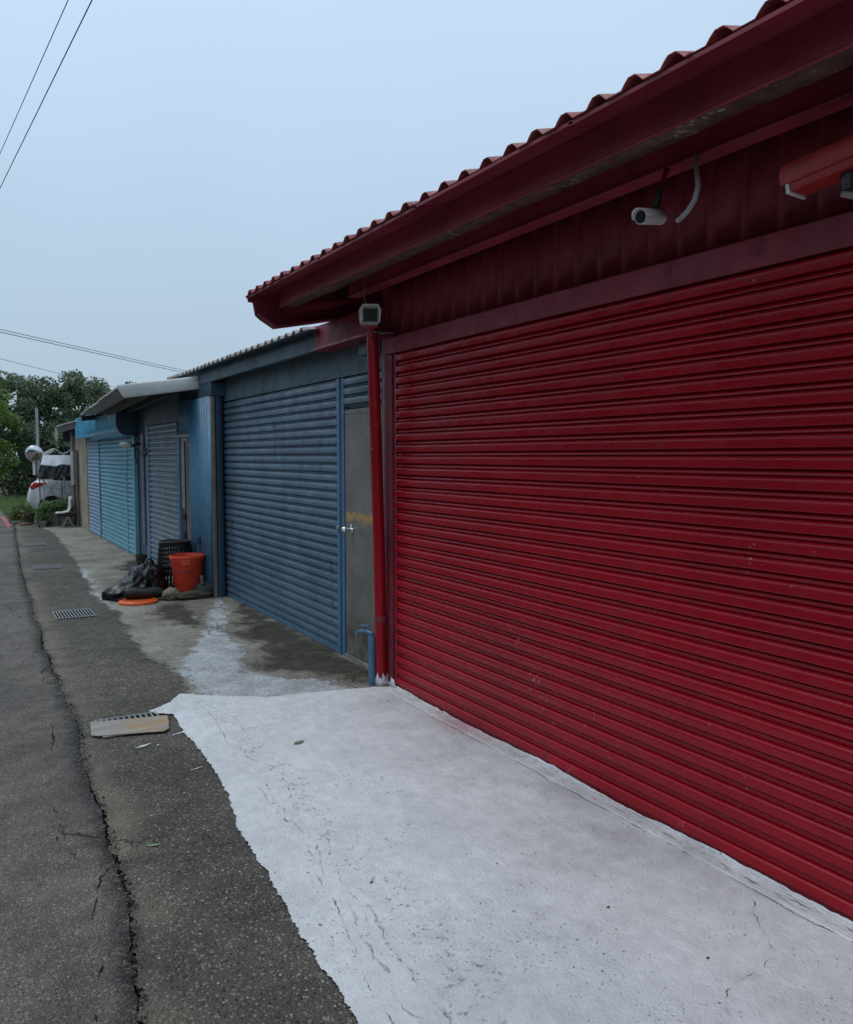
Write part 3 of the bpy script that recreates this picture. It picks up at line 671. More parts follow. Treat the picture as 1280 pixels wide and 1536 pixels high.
B(XB - .016, XB + .06, 5.10, 9.56, 2.222, 2.56).build('header_panel', 'blue_wall', bgar, .003)
screws(bgar, [(XB - .0165, y, 2.243) for y in np.arange(5.35, 9.5, .31)])
B(2.60, 2.66, 5.17, 5.52, 2.335, 2.43).build('junction_box', 'blue_dark', bgar, .006)
B(XB + .065, XB + .16, 5.11, 9.6, 0, 2.6).build('back_wall', 'blue_dark', bgar)
zb = lambda x: 2.578 + .17 * (x - 2.40)
corr_roof(bgar, (2.395, 6.02, zb(2.395)), (2.395, 10.9, zb(2.395)), 3.2, .17, .17, .030, 'roof_grey', 6)
MB().prism([(2.41, zb(2.41) - .010), (2.41, zb(2.41) - .005), (2.51, zb(2.51) - .005), (2.51, zb(2.51) - .010)], 'y', 6.0, 10.88).build('eave_flashing', 'blue_dark', bgar)
B(2.512, 2.53, 6.135, 9.74, 2.53, zb(2.51) - .012).build('upper_fascia', 'blue_dark', bgar)
B(2.50, 2.54, 6.135, 9.74, 2.433, 2.548).build('fascia', 'blue_wall', bgar, .004)
B(2.505, 2.66, 9.15, 9.735, 2.28, 2.43).build('beam_end', 'blue_dark', bgar, .004)
MB().box(2.86, 5.6, 9.5, 9.6, 0, 2.56).build('end_wall', 'blue_dark', bgar)

# standpipe with tap
tp = empty('standpipe_tap', (2.49, 5.085, 0), 'blue painted standpipe with garden tap by the red downpipe', 'tap')
T([(2.49, 5.085, 0), (2.49, 5.085, .33)], .026, 16).build('pipe', 'tap_blue', tp)
T([(2.49, 5.085, .31), (2.49, 5.085, .355)], .030, 8).build('collar', 'tap_blue', tp)
T([(2.49, 5.085, .35), (2.49, 5.085, .37), (2.478, 5.12, .376), (2.45, 5.19, .374), (2.44, 5.215, .36), (2.437, 5.225, .33)], [.014, .014, .014, .013, .013, .014], 10).build('spout', 'tap_blue', tp)
T([(2.465, 5.155, .38), (2.465, 5.155, .41)], .008, 8).build('stem', 'tap_blue', tp)
T([(2.49, 5.13, .415), (2.465, 5.155, .412), (2.44, 5.18, .415)], [.010, .007, .010], 8).build('tap_handle', 'tap_blue', tp)

# ================================================================== MIDDLE UNIT (narrow shutter, slim door, cobalt ribbed panel)
mu = empty('ribbed_blue_unit', (2.5, 11.2, 0), 'unit with cobalt ribbed panel, slim grey door and narrow grey blue shutter', 'garage')
XM = 2.50
ribbed_wall(mu, 'ribbed_panel', XM + .01, 9.20, 10.08, .01, 2.275, 'blue_panel', .098, .028, .42)
ribbed_wall(mu, 'ribbed_panel', XM + .01, 10.081, 10.60, 1.885, 2.30, 'blue_panel', .098, .028, .42)
B(2.515, 2.55, 9.165, 9.198, 0, 2.275).build('timber_post', 'timber_beige', mu, .004)
B(2.56, 2.60, 9.16, 9.5, 0, 2.4).build('side_return', 'blue_dark', mu)
B(XM - .015, XM + .06, 10.085, 10.74, 1.84, 1.88).build('door_head', 'grey_metal', mu, .003)
B(XM - .012, XM + .06, 10.63, 10.735, 0, 1.838).build('door_jamb', 'blue_trim', mu, .003)
dr = B(XM + .01, XM + .04, 10.335, 10.625, .02, 1.838).build('slim_door', 'grey_metal', mu, .003)
B(XM + .004, XM + .04, 10.095, 10.325, .02, 1.838).build('door_leaf', 'timber_beige', mu, .003)
for z0_, z1_, y0_, y1_ in ((.55, .95, 10.47, 10.6), (.02, .28, 10.40, 10.5), (.35, .5, 10.5, 10.62), (.05, .3, 10.53, 10.62)):
    B(XM + .007, XM + .0098, y0_, y1_, z0_, z1_).build('patch', 'white_plastic' if z0_ == .35 else 'dark_steel', dr)
T([(XM - .01, 10.33, .1), (XM - .01, 10.33, 1.80)], .010, 8).build('bolt_rod', 'dark_steel', dr)
for z in (.62, .85): T([(XM - .02, 10.33, z - .04), (XM - .03, 10.33, z), (XM - .02, 10.33, z + .04)], .024, 8).build('lock', 'dark_steel', dr)
shutter(mu, 'roller_shutter', XM + .01, 10.745, 12.50, .02, 2.045, 'grey_shutter', 'round')
B(XM - .015, XM + .05, 12.505, 12.60, 0, 2.05).build('guide_rail', 'blue_trim', mu, .004)
B(XM - .005, XM + .05, 12.60, 12.78, 0, 2.05).build('guide_rail', 'blue_panel', mu, .004)
B(XM - .01, XM + .05, 10.602, 11.7, 2.052, 2.42).build('header_panel', 'blue_wall', mu, .003)
B(XM - .01, XM + .05, 11.704, 12.78, 2.052, 2.42).build('header_panel', 'blue_wall', mu, .003)
B(XM + .02, XM + .06, 12.78, 13.46, 0, 2.45).build('recess_panel', 'blue_dark', mu)
T([(XM - .005, 12.95, .26), (XM - .005, 12.95, 1.95)], .026, 10).build('drain_pipe', 'grey_metal', mu)
B(XM + .061, XM + .14, 9.2, 13.46, 0, 2.55).build('back_wall', 'blue_dark', mu)
# its roof: eave slightly out of line with the street, pale verge trim facing the camera
EA = Vector((1.62, 9.70, 2.375)); EB = Vector((1.95, 15.7, 2.325)); SV = .156
corr_roof(mu, EA, EB, 3.2, SV, .15, .020, 'roof_grey', 8)
MB().add([(EA.x + .01, EA.y, EA.z - .006), (EB.x + .01, EB.y, EB.z - .006), (EB.x + 3, EB.y, EB.z - .006 + 3 * SV), (EA.x + 3, EA.y, EA.z - .006 + 3 * SV)], [(0, 1, 2, 3)]).build('roof_lining', 'roof_under', mu, solid=.004)
a = []; b = []
for t in np.linspace(0, 1, 9):
    q = math.sin(t * math.pi / 2)
    a.append((1.60 + .075 * t ** 1.6, 9.66 + .03 * (1 - q), 2.395 - .145 * t)); b.append((3.4, 9.66 + .03 * (1 - q), 2.395 - .145 * t + 1.8 * SV))
MB().sheet(b, a).build('verge_trim', 'pale_trim', mu, solid=.004)
MB().prism([(1.72, 2.255), (2.9, 2.255 + 1.18 * SV), (2.9, 2.38 + 1.18 * SV), (1.72, 2.36)], 'y', 9.72, 9.80).build('rafter', 'dark_steel', mu)
MB().prism([(1.98, 2.225), (3.2, 2.225 + 1.22 * SV), (3.2, 2.31 + 1.22 * SV), (1.98, 2.31)], 'y', 15.6, 15.68).build('rafter', 'dark_steel', mu)
d = (EB - EA); 
def along(x_off, z_off, w, h, t0, t1, name, mat):
    p, q = EA + d * t0, EA + d * t1; z0 = SV * x_off + z_off
    vs = []
    for e in (p, q): vs += [(e.x + x_off, e.y, e.z + z0 - h), (e.x + x_off + w, e.y, e.z + z0 - h), (e.x + x_off + w, e.y, e.z + z0), (e.x + x_off, e.y, e.z + z0)]
    MB().add(vs, [(0, 1, 5, 4), (1, 2, 6, 5), (2, 3, 7, 6), (3, 0, 4, 7), (3, 2, 1, 0), (4, 5, 6, 7)]).build(name, mat, mu)
along(.33, -.012, .05, .11, .02, .985, 'purlin', 'dark_steel')
along(.52, -.012, .06, .14, .02, .985, 'purlin', 'dark_steel')
MB().box(2.45, 2.60, 9.75, 13.4, 2.42, 2.50).build('wall_plate', 'dark_steel', mu)

# ================================================================== SKY BLUE UNIT (three shutters under a rounded roller housing)
su = empty('sky_blue_unit', (2.5, 16, 0), 'sky blue unit with three shutters under a rounded roller housing', 'garage')
XS = 2.485
hp = [(2.20, 2.30), (2.20, 2.12), (2.206, 2.07), (2.225, 2.02), (2.255, 1.975), (2.30, 1.945), (2.36, 1.932), (2.56, 1.932), (2.56, 2.30)]
MB().prism(hp[::-1], 'y', 13.47, 16.95).build('roller_housing', 'sky_box', su, .004)
MB().prism([(x - .004 if x < 2.5 else x, z - .003 if z < 2 else z) for x, z in hp][::-1], 'y', 13.44, 13.468).build('housing_end', 'blue_dark', su, .002)  # near end face: its shade is put in as dark blue colour
B(2.26, 2.56, 16.96, 18.86, 1.975, 2.40).build('housing_panel', 'sky_box', su, .004)
shutter(su, 'roller_shutter', XS, 17.10, 18.62, .02, 1.97, 'pale_shutter', 'round', label='pale blue shutter farthest from the camera')
shutter(su, 'roller_shutter', XS, 14.22, 17.02, .02, 1.97, 'sky_shutter', 'flat')
shutter(su, 'roller_shutter', XS, 13.58, 14.14, .02, 1.97, 'sky_shutter', 'round')
for y0, y1 in ((17.02, 17.10), (14.14, 14.22), (13.47, 13.58)):
    B(XS - .03, XS + .03, y0, y1, 0, 1.935).build('mullion', 'blue_trim' if y0 > 15 else 'sky_shutter', su, .004)
B(XS - .012, XS + .03, 18.62, 18.78, 0, 1.935).build('side_post', 'grey_metal', su, .004)
B(XS - .04, XS + .02, 13.5, 18.7, 0, .018).build('sill', 'concrete', su)
B(XS + .04, XS + .12, 13.47, 18.9, 0, 2.4).build('back_wall', 'blue_dark', su)

# ================================================================== BEIGE END UNIT
be = empty('beige_end_unit', (2.5, 20, 0), 'stained beige rendered end wall under a low dark eave', 'shed')
B(2.475, 2.62, 18.905, 20.75, 0, 2.35).build('wall', 'beige_wall', be, .006)
B(2.40, 2.55, 20.76, 20.95, 0, 2.2).build('corner_pier', 'concrete', be, .006)
B(2.36, 2.40, 20.3, 20.75, .95, 1.72).build('meter_box', 'grey_plastic', be, .006)
T([(2.43, 20.2, 0), (2.43, 20.2, 1.75)], .035, 8).build('pipe', 'timber_beige', be)
T([(2.44, 20.55, 0), (2.44, 20.55, 1.0)], .03, 8).build('pipe', 'dark_steel', be)
corr_roof(be, (2.22, 18.6, 2.335), (2.22, 22.3, 2.335), 2.6, .15, .15, .02, 'roof_grey', 8)
MB().box(2.24, 4.6, 18.92, 22.28, 2.318, 2.332).build('roof_lining', 'roof_under', be)
B(2.26, 2.32, 18.92, 22.2, 2.20, 2.317).build('fascia', 'dark_steel', be)
B(2.36, 4.5, 22.1, 22.2, 1.98, 2.316).build('rafter', 'dark_steel', be)
MB().prism([(2.205, 2.33), (2.20, 2.05), (2.225, 1.96), (2.255, 2.06), (2.27, 2.30)], 'y', 22.2, 22.26).build('torn_gutter_end', 'pale_trim', be)
B(2.62, 5.5, 20.8, 20.9, 0, 2.3).build('end_wall', 'beige_wall', be)

# ================================================================== CAMERAS AND CONDUIT
def bullet(name, c, yaw, pitch, L, r, label, shell='white_plastic', hood=True):
    """bullet camera; c = centre, looks along yaw (from +Y towards -X) and pitch (up)"""
    e = empty(name, c, label, 'camera')
    dirv = Vector((-math.sin(yaw) * math.cos(pitch), math.cos(yaw) * math.cos(pitch), math.sin(pitch)))
    q = dirv.to_track_quat('Y', 'Z'); C = Vector(c)
    tr = lambda m: MB().add([C + q @ Vector(v) for v in m.v], m.f)
    n = 20
    prof = [(0, -L / 2), (r * .8, -L / 2), (r, -L / 2 + r * .2), (r, L / 2 - .004), (r * .93, L / 2), (r * .86, L / 2 - .006), (0, L / 2 - .006)]
    m = MB().lathe(prof, n=n); tr(MB().add([(x, z, y) for x, y, z in m.v], [f[::-1] for f in m.f])).build('body', shell, e)
    m = MB().lathe([(r * .84, L / 2 - .005), (r * .45, L / 2 - .004), (r * .4, L / 2 - .001), (0, L / 2)], n=n)
    tr(MB().add([(x, z, y) for x, y, z in m.v], [f[::-1] for f in m.f])).build('lens', 'lens', e)
    if hood:
        a = []; b = []
        for k in range(13):
            t = math.pi * (-.05 + 1.1 * k / 12); a.append((math.cos(t) * r * 1.13, -L * .42, math.sin(t) * r * 1.13)); b.append((math.cos(t) * r * 1.13, L * .5 + r * (.1 + .55 * math.sin(max(0, min(math.pi, t)))), math.sin(t) * r * 1.13))
        tr(MB().sheet(a, b)).build('sun_hood', shell, e, solid=.003)
    return e
ca = bullet('security_camera', (2.30, 2.305, 2.497), R(103), R(-10), .15, .027, 'white bullet security camera hanging under the red eave')
T([(2.305, 2.285, 2.53), (2.315, 2.278, 2.60)], [.014, .012], 10).build('bracket', 'black_plastic', ca)
T([(2.315, 2.278, 2.59), (2.345, 2.29, 2.64), (2.385, 2.31, 2.69)], [.008, .008, .012], 8).build('mount', 'red_dull', ca)
cd = T([(2.385, 2.165, 2.692), (2.345, 2.135, 2.65), (2.32, 2.105, 2.60), (2.305, 2.085, 2.55), (2.30, 2.095, 2.505), (2.30, 2.125, 2.475), (2.30, 2.155, 2.458), (2.30, 2.175, 2.452)], .0095, 10).build('grey_conduit', 'grey_plastic', None, loc=(2.385, 2.165, 2.692))
tag(cd, 'curved grey conduit hanging beside the bullet security camera', 'conduit')
# big red camera housing at the right edge
cb = empty('camera_housing', (2.3, 1.6, 2.47), 'red painted camera housing on wall arm at the right edge', 'camera')
dirv = Vector((-.10, .985, -.13)).normalized(); q = dirv.to_track_quat('Y', 'Z'); C = Vector((2.325, 1.60, 2.468))
tr = lambda m: MB().add([C + q @ Vector(v) for v in m.v], m.f)
tr(MB().prism([(-.045, -.035), (.045, -.035), (.05, .02), (.035, .045), (-.035, .045), (-.05, .02)], 'y', -.14, .10)).build('body', 'red_bright', cb, .004)
tr(MB().prism([(-.052, -.012), (-.056, .022), (-.04, .053), (.04, .053), (.056, .022), (.052, -.012), (.049, -.012), (.052, .02), (.037, .048), (-.037, .048), (-.052, .02), (-.049, -.012)], 'y', -.13, .125)).build('sun_hood', 'red_bright', cb)
tr(B(-.05, .05, .1005, .112, -.042, .036)).build('front_bezel', 'pale_trim', cb, .004)
tr(B(-.036, .036, .1125, .114, -.028, .026)).build('window', 'lens', cb)
tr(B(-.045, .045, -.20, -.15, -.03, .05)).build('rear_cap', 'red_bright', cb, .006)
tr(T([(0, -.06, -.036), (0, -.055, -.085)], [.024, .020], 10)).build('swivel', 'black_plastic', cb)
T([(2.33, 1.555, 2.388), (2.38, 1.52, 2.372), (2.46, 1.50, 2.372), (2.60, 1.50, 2.40)], .013, 8).build('arm', 'grey_metal', cb)
B(2.585, 2.605, 1.45, 1.55, 2.31, 2.46).build('base_plate', 'red_dull', cb, .004)
# box camera at the corner, looking along the street towards the viewer
cc_ = empty('box_camera', (2.36, 4.86, 2.42), 'square white security camera above the leaning red downpipe', 'camera')
dirv = Vector((-.36, -.92, -.12)).normalized(); q = dirv.to_track_quat('Y', 'Z'); C = Vector((2.345, 4.80, 2.502))
tr = lambda m: MB().add([C + q @ Vector(v) for v in m.v], m.f)
o8 = [(-.055, -.045), (-.045, -.062), (.045, -.062), (.055, -.045), (.062, .03), (.045, .062), (-.045, .062), (-.062, .03)]
tr(MB().prism(o8, 'y', -.11, .05)).build('body', 'grey_plastic', cc_, .004)
tr(MB().prism([(x * 1.06, z * 1.06 + .004) for x, z in o8[3:] + o8[:1]] + [(-.05, -.03), (-.056, .03), (-.042, .056), (.042, .056), (.056, .03), (.05, -.03)], 'y', -.1, .075)).build('sun_hood', 'white_plastic', cc_)
tr(B(-.044, .044, .0505, .054, -.038, .042)).build('window', 'lens', cc_, .001)
m = MB().lathe([(.013, .0545), (.009, .058), (0, .058)], n=14); tr(MB().add([(x, z, y) for x, y, z in m.v], [f[::-1] for f in m.f])).build('lens', 'black_plastic', cc_)
tr(B(-.05, .05, -.06, .052, -.075, -.0625)).build('base_trim', 'red_bright', cc_, .004)
T([(2.36, 4.84, 2.44), (2.40, 4.88, 2.40), (2.50, 4.95, 2.40), (2.60, 4.97, 2.42)], .012, 8).build('arm', 'red_dull', cc_)
T([(2.345, 4.83, 2.56), (2.335, 4.86, 2.62), (2.35, 4.88, 2.70)], .005, 6).build('cable', 'grey_plastic', cc_)
# camera with loose cables on the sky blue unit
cdv = bullet('wall_camera', (2.27, 12.98, 1.775), R(48), R(-4), .16, .042, 'white bullet camera with tangled cables beside the sky blue shutters')
T([(2.34, 12.95, 1.76), (2.40, 12.98, 1.78), (2.47, 13.0, 1.80)], .02, 8).build('bracket', 'black_plastic', cdv)
for pts in ([(2.40, 12.98, 1.78), (2.40, 13.0, 1.9), (2.44, 13.05, 1.95), (2.42, 13.02, 2.0)], [(2.38, 12.97, 1.76), (2.37, 12.9, 1.66), (2.36, 12.85, 1.62), (2.38, 12.84, 1.54), (2.365, 12.83, 1.48)], [(2.37, 12.95, 1.74), (2.42, 12.8, 1.66), (2.47, 12.6, 1.66), (2.49, 12.45, 1.68)]):
    T(pts, .011, 6).build('cable', 'black_plastic', cdv)
B(2.46, 2.49, 12.62, 12.72, 1.62, 1.72).build('junction_box', 'black_plastic', cdv, .01)

# ================================================================== DRAINS
def grate(name, x0, x1, y0, y1, nb, label, skew=0, zz=.008):
    e = empty(name, ((x0 + x1) / 2, (y0 + y1) / 2, 0), label, 'drain grate', 'drain grates along the road shoulder')
    MB().add([(x0, y0, zz - .0025), (x1, y0, zz - .0025), (x1, y1, zz - .0025), (x0, y1, zz - .0025)], [(0, 1, 2, 3)]).build('pit', 'crevice', e)
    t = .012
    for bx_ in ((x0, x1, y0, y0 + t), (x0, x1, y1 - t, y1)): B(bx_[0], bx_[1], bx_[2], bx_[3], zz - .002, zz + .006).build('frame_bar', 'galv', e)
    me = None
    for i in range(nb):
        x = x0 + (x1 - x0) * i / (nb - 1)
        if me is None: me = B(-.0045, .0045, (y0 - y1) / 2 + t, (y1 - y0) / 2 - t, 0, .006).mesh('bar', 'galv')
        link('bar', me, e, (x, (y0 + y1) / 2, zz - .002))
    return e
grate('drain_grate', .83, 1.18, 8.70, 9.15, 13, 'steel drain grate nearest in front of the orange lid')
grate('drain_grate', .95, 1.30, 12.75, 13.2, 13, 'middle steel drain grate, level with the small brown pot')
g3 = grate('drain_grate', 1.05, 1.40, 16.2, 16.6, 13, 'farthest steel drain grate, level with the sky blue shutters')
g4 = grate('drain_grate', .685, 1.04, 4.86, 5.20, 12, 'drain grate partly covered by a weathered board')
bd = densify([(.625, 4.92), (.66, 4.885), (1.0, 4.785), (1.04, 4.82), (1.085, 5.07), (.655, 5.165)], .03, .004, 6, 5., True)
mb = MB().prism(bd, 'z', .0145, .0175)
tag(mb.build('cover_board', 'board', None, loc=(.85, 4.98, .016)), 'weathered grey brown board lying over the nearest drain grate', 'board')

# small litter on the ground
def litter(name, c, size, mat, label, cat, asp=.5, rot=0, curl=.3):
    V = []; n_ = 7
    for i in range(n_):
        t = i / (n_ - 1); w = asp * math.sin(math.pi * min(.97, max(.03, t))) ** .8
        for s_ in (-1, 0, 1): V.append(((t - .5) * size, s_ * w * size / 2, .003 + curl * size * (.4 * (t - .5) ** 2 + .18 * abs(s_) * w)))
    o = MB().add(V, [(i * 3 + k, i * 3 + k + 1, i * 3 + k + 4, i * 3 + k + 3) for i in range(n_ - 1) for k in (0, 1)]).build(name, mat, None)
    o.location = c; o.rotation_euler = (0, 0, rot); return tag(o, label, cat)
litter('dry_leaf', (1.61, 4.22, .012), .075, 'timber_beige', 'curled dry leaf on the white painted concrete', 'leaf', .45, .4)
litter('green_scrap', (.66, 3.40, .002), .05, 'leaf_green', 'small green scrap on the dark asphalt shoulder', 'scrap', .3, -.3, .05)
for i, (x, y) in enumerate(((1.30, 2.67), (1.95, 2.10), (2.02, 1.72))):
    mq_ = MB().lathe([(0, 0), (.004, .001), (.005, .003), (.003, .005), (0, .0055)], (x, y, .0115), 8, 1.4, .7)
    tag(mq_.build('pebble', 'dark_steel', None, loc=(x, y, .0115)), ['dark pebble on the white paint nearest the asphalt', 'dark pebble in the middle of the white paint', 'dark pebble on the white paint nearest the crack'][i], 'pebble')
# ================================================================== RUBBISH GROUP
def blob(name, c, r, mat, label=None, cat=None, amp=.25, freq=2.0, seed=0, flat=.0, parent=None, ridge=True, sub=4, lean=(0, 0), neck=0):
    bm = bmesh.new(); bmesh.ops.create_icosphere(bm, subdivisions=sub, radius=1)
    for v in bm.verts:
        p = v.co.copy(); s_ = Vector((seed * 3.1, seed * 1.7, seed))
        n1 = noise.fractal(p * freq + s_, 1, 2, 4)
        n2 = (1 - abs(noise.noise(p * freq * 1.7 + s_ * 2)) * 2) if ridge else 0
        n3 = (1 - abs(noise.noise(p * freq * 4.1 + s_)) * 2) if ridge else noise.noise(p * freq * 4 + s_)
        k = 1 + amp * (n1 * .6 + n2 * .42 + n3 * .05)
        if neck and p.z > .8: k *= 1 + neck * (p.z - .8) * 3; p.x *= .55; p.y *= .55
        q_ = Vector((p.x * r[0], p.y * r[1], p.z * r[2])) * k
        q_.x += lean[0] * max(0, p.z); q_.y += lean[1] * max(0, p.z)
        q_.z = max(q_.z, -r[2] * (1 - flat)) if flat else q_.z
        v.co = q_
    zmin = min(v.co.z for v in bm.verts)
    for v in bm.verts: v.co.z -= zmin
    me = bpy.data.meshes.new(name); bm.to_mesh(me); bm.free(); me.materials.append(MT[mat])
    me.polygons.foreach_set('use_smooth', [True] * len(me.polygons))
    o = link(name, me, parent, c)
    if label: tag(o, label, cat)
    return o
ZA = .007
blob('rubbish_bag', (1.65, 9.63, ZA), (.22, .24, .185), 'bag', 'slumped shiny black rubbish bag nearest the road', 'rubbish bag', .40, 1.05, 1, .55, sub=5, lean=(.16, .05))
blob('rubbish_bag', (1.90, 9.74, ZA), (.21, .22, .225), 'bag', 'taller knotted black rubbish bag leaning on the basket', 'rubbish bag', .38, 1.05, 4, .45, sub=5, neck=.25)
rb = T([(1.575, 9.41, .08), (1.60, 9.40, .095), (1.68, 9.39, .10), (1.80, 9.37, .09), (1.90, 9.36, .098), (1.965, 9.34, .09), (1.985, 9.34, .08)], [.02, .058, .07, .063, .069, .056, .02], 16)
tag(rb.build('black_bundle', 'bag', None, loc=(1.8, 9.37, ZA)), 'rolled black plastic bundle lying on the orange lid', 'bundle')
ld = empty('orange_lid', (1.72, 9.22, ZA), 'flat orange plastic lid on the ground under the black bundle', 'lid')
MB().lathe([(0, .022), (.17, .022), (.19, .030), (.225, .030), (.24, .022), (.245, .006), (.24, 0), (0, 0)], (1.70, 9.27, ZA), 40, .86, .8).build('disc', 'orange', ld)
MB().lathe([(.205, .030), (.212, .037), (.222, .030)], (1.70, 9.27, ZA), 40, .86, .8).build('rim', 'orange', ld)
# bucket
bx, by = 2.30, 9.51
bk = empty('red_bucket', (bx, by, ZA), 'tall red plastic bucket with handle lug among the rubbish', 'bucket')
MB().lathe([(0, .0), (.135, 0), (.142, .008), (.186, .40), (.189, .405), (.189, .425), (.187, .43), (.205, .435), (.208, .462), (.203, .468), (.196, .466), (.192, .44), (.180, .40), (.137, .02), (0, .018)], (bx, by, ZA), 48).build('shell', 'bucket', bk, sharp=50)
a0 = -1.9
lug = MB()
for (r0, r1, z0_, z1_) in ((.185, .208, .365, .43),):
    A = [(bx + r0 * math.cos(a0 + t), by + r0 * math.sin(a0 + t), ZA) for t in np.linspace(-.26, .26, 7)]; Bq = [(bx + r1 * math.cos(a0 + t), by + r1 * math.sin(a0 + t), ZA) for t in np.linspace(-.26, .26, 7)]
    poly = [(p[0], p[1]) for p in A] + [(p[0], p[1]) for p in Bq[::-1]]
    lug.prism(poly[::-1], 'z', ZA + z0_, ZA + z1_)
lug.build('handle_lug', 'bucket', bk, .004)
hp_ = [(bx + .2 * math.cos(a), by + .2 * math.sin(a), ZA + .40 - .13 * math.sin((a + 3.5) / 3.1 * math.pi) ** .8) for a in np.linspace(-3.4, -.5, 24)]
hp_ = [(bx + (.196 - .02 * math.sin(t * math.pi)) * math.cos(a), by + (.196 - .02 * math.sin(t * math.pi)) * math.sin(a), ZA + .385 - .10 * math.sin(t * math.pi)) for t, a in zip(np.linspace(0, 1, 24), np.linspace(-3.5, -.9, 24))]
T(hp_, .004, 6).build('wire_handle', 'dark_steel', bk)
# upturned black lattice basket
kx, ky = 2.255, 9.925
ks = empty('lattice_basket', (kx, ky, ZA), 'upturned black plastic lattice basket behind the red bucket', 'basket')
H_, rb_, rt_ = .585, .215, .175
mb = MB(); nr = 34
for i in range(nr):
    a = 2 * math.pi * i / nr
    mb.tube([(kx + r * math.cos(a), ky + r * math.sin(a), ZA + z) for r, z in ((rb_, .0), ((rb_ + rt_) / 2 + .006, H_ / 2), (rt_, H_))], .0075, 4, False)
for z in np.arange(.05, H_, .052):
    r = rb_ + (rt_ - rb_) * z / H_; mb.tube([(kx + r * math.cos(a), ky + r * math.sin(a), ZA + z) for a in np.linspace(0, 2 * math.pi, 37)], .0072, 4, False)
mb.build('lattice', 'black_plastic', ks)
T([(kx + rb_ * math.cos(a), ky + rb_ * math.sin(a), ZA + .012) for a in np.linspace(0, 2 * math.pi, 41)], .016, 8).build('rim', 'black_plastic', ks)
T([(kx + rt_ * math.cos(a), ky + rt_ * math.sin(a), ZA + H_) for a in np.linspace(0, 2 * math.pi, 41)], .013, 8).build('base_ring', 'black_plastic', ks)
MB().lathe([(rb_ - .012, .20), (rb_ - .022, .27)], (kx, ky, ZA), 36).build('band', 'black_plastic', ks, solid=.006)
mb = MB()
for t in np.linspace(-.9, .9, 12):
    w = math.sqrt(1 - t * t) * rt_; mb.tube([(kx - w, ky + t * rt_, ZA + H_), (kx + w, ky + t * rt_, ZA + H_)], .006, 4, False); mb.tube([(kx + t * rt_, ky - w, ZA + H_), (kx + t * rt_, ky + w, ZA + H_)], .006, 4, False)
mb.build('base_grid', 'black_plastic', ks)
blob('field_stone', (2.055, 9.27, ZA), (.10, .085, .075), 'stone', 'tan boulder between the black bundle and the red bucket', 'stone', .25, 1.6, 9, .2, ridge=False)
blob('mossy_log', (2.28, 9.22, ZA), (.22, .075, .05), 'log', 'flat mossy log lying in front of the red bucket', 'log', .35, 2.2, 12, .2, ridge=False)
kt = blob('grey_jug', (2.47, 9.33, ZA), (.155, .12, .095), 'dark_steel', 'dark grey jug lying on its side by the blue post', 'jug', .08, 1.4, 15, .1, ridge=False)
T([(2.40, 9.25, .17), (2.385, 9.23, .22), (2.39, 9.235, .26)], [.022, .018, .02], 10).build('spout', 'timber_beige', kt)
st = empty('teal_brush', (2.44, 9.66, 0), 'thin teal brush handle leaning on the cobalt panel', 'brush')
T([(2.395, 9.58, .05), (2.47, 9.66, .60)], .009, 8).build('handle', 'tap_blue', st)
MB().box(2.45, 2.485, 9.63, 9.69, .58, .66).build('head', 'blue_dark', st, .005)
pt = empty('brown_pot', (2.38, 12.62, ZA), 'small brown flowerpot under the drain pipe by sky blue shutters', 'pot')
MB().lathe([(0, 0), (.085, 0), (.105, .11), (.113, .11), (.115, .145), (.105, .145), (.10, .11), (0, .10)], (2.36, 12.56, ZA), 24, .75, .75).build('shell', 'brown_pot', pt)

# ================================================================== FAR END: planter, chair, stall, car, mirror
pl = empty('block_planter', (2.1, 20.8, 0), 'low concrete block planter full of leafy plants by the end wall', 'planter')
for i, (x, L) in enumerate(((1.76, .30), (2.07, .33), (2.405, .2))):
    B(x, x + L, 20.55, 20.70, 0, .33 - .01 * i).build('block', 'concrete', pl, .012)
B(1.76, 1.88, 20.705, 21.3, 0, .32).build('block', 'concrete', pl, .012)
B(1.89, 2.6, 20.71, 21.3, 0, .27).build('soil_fill', 'soil', pl)
def leaves(name, mat, clumps, n_per, size, parent=None, aspect=.5, seed=0, droop=.2, hollow=.4):
    """many small leaf quads in ellipsoidal clumps (centre, radii)"""
    r = np.random.default_rng(seed); V = []; F = []
    for (c, rad), npc in zip(clumps, n_per if isinstance(n_per, list) else [n_per] * len(clumps)):
        u = r.normal(size=(npc, 3)); u /= np.linalg.norm(u, axis=1, keepdims=True)
        rr = (hollow + (1 - hollow) * r.random((npc, 1))) ** .6
        p = np.array(c) + u * rr * np.array(rad)
        d1 = u + r.normal(size=(npc, 3)) * .75; d1[:, 2] -= droop; d1 /= np.linalg.norm(d1, axis=1, keepdims=True)
        up = r.normal(size=(npc, 3)) * .7 + np.array([0, 0, 1]); d2 = np.cross(d1, up); d2 /= np.linalg.norm(d2, axis=1, keepdims=True) + 1e-9
        nn = np.cross(d1, d2)
        s_ = size * (.6 + .8 * r.random((npc, 1))); w = s_ * aspect
        q0 = p; q1 = p + d1 * s_ * .5 + d2 * w * .5 + nn * s_ * .08; q2 = p + d1 * s_; q3 = p + d1 * s_ * .5 - d2 * w * .5 + nn * s_ * .08
        k = len(V); V += np.stack([q0, q1, q2, q3], 1).reshape(-1, 3).tolist()
        F += [(k + 4 * i, k + 4 * i + 1, k + 4 * i + 2, k + 4 * i + 3) for i in range(npc)]
    m = MB(); m.v = [tuple(v) for v in V]; m.f = F
    return m.build(name, mat, parent, smooth=False)
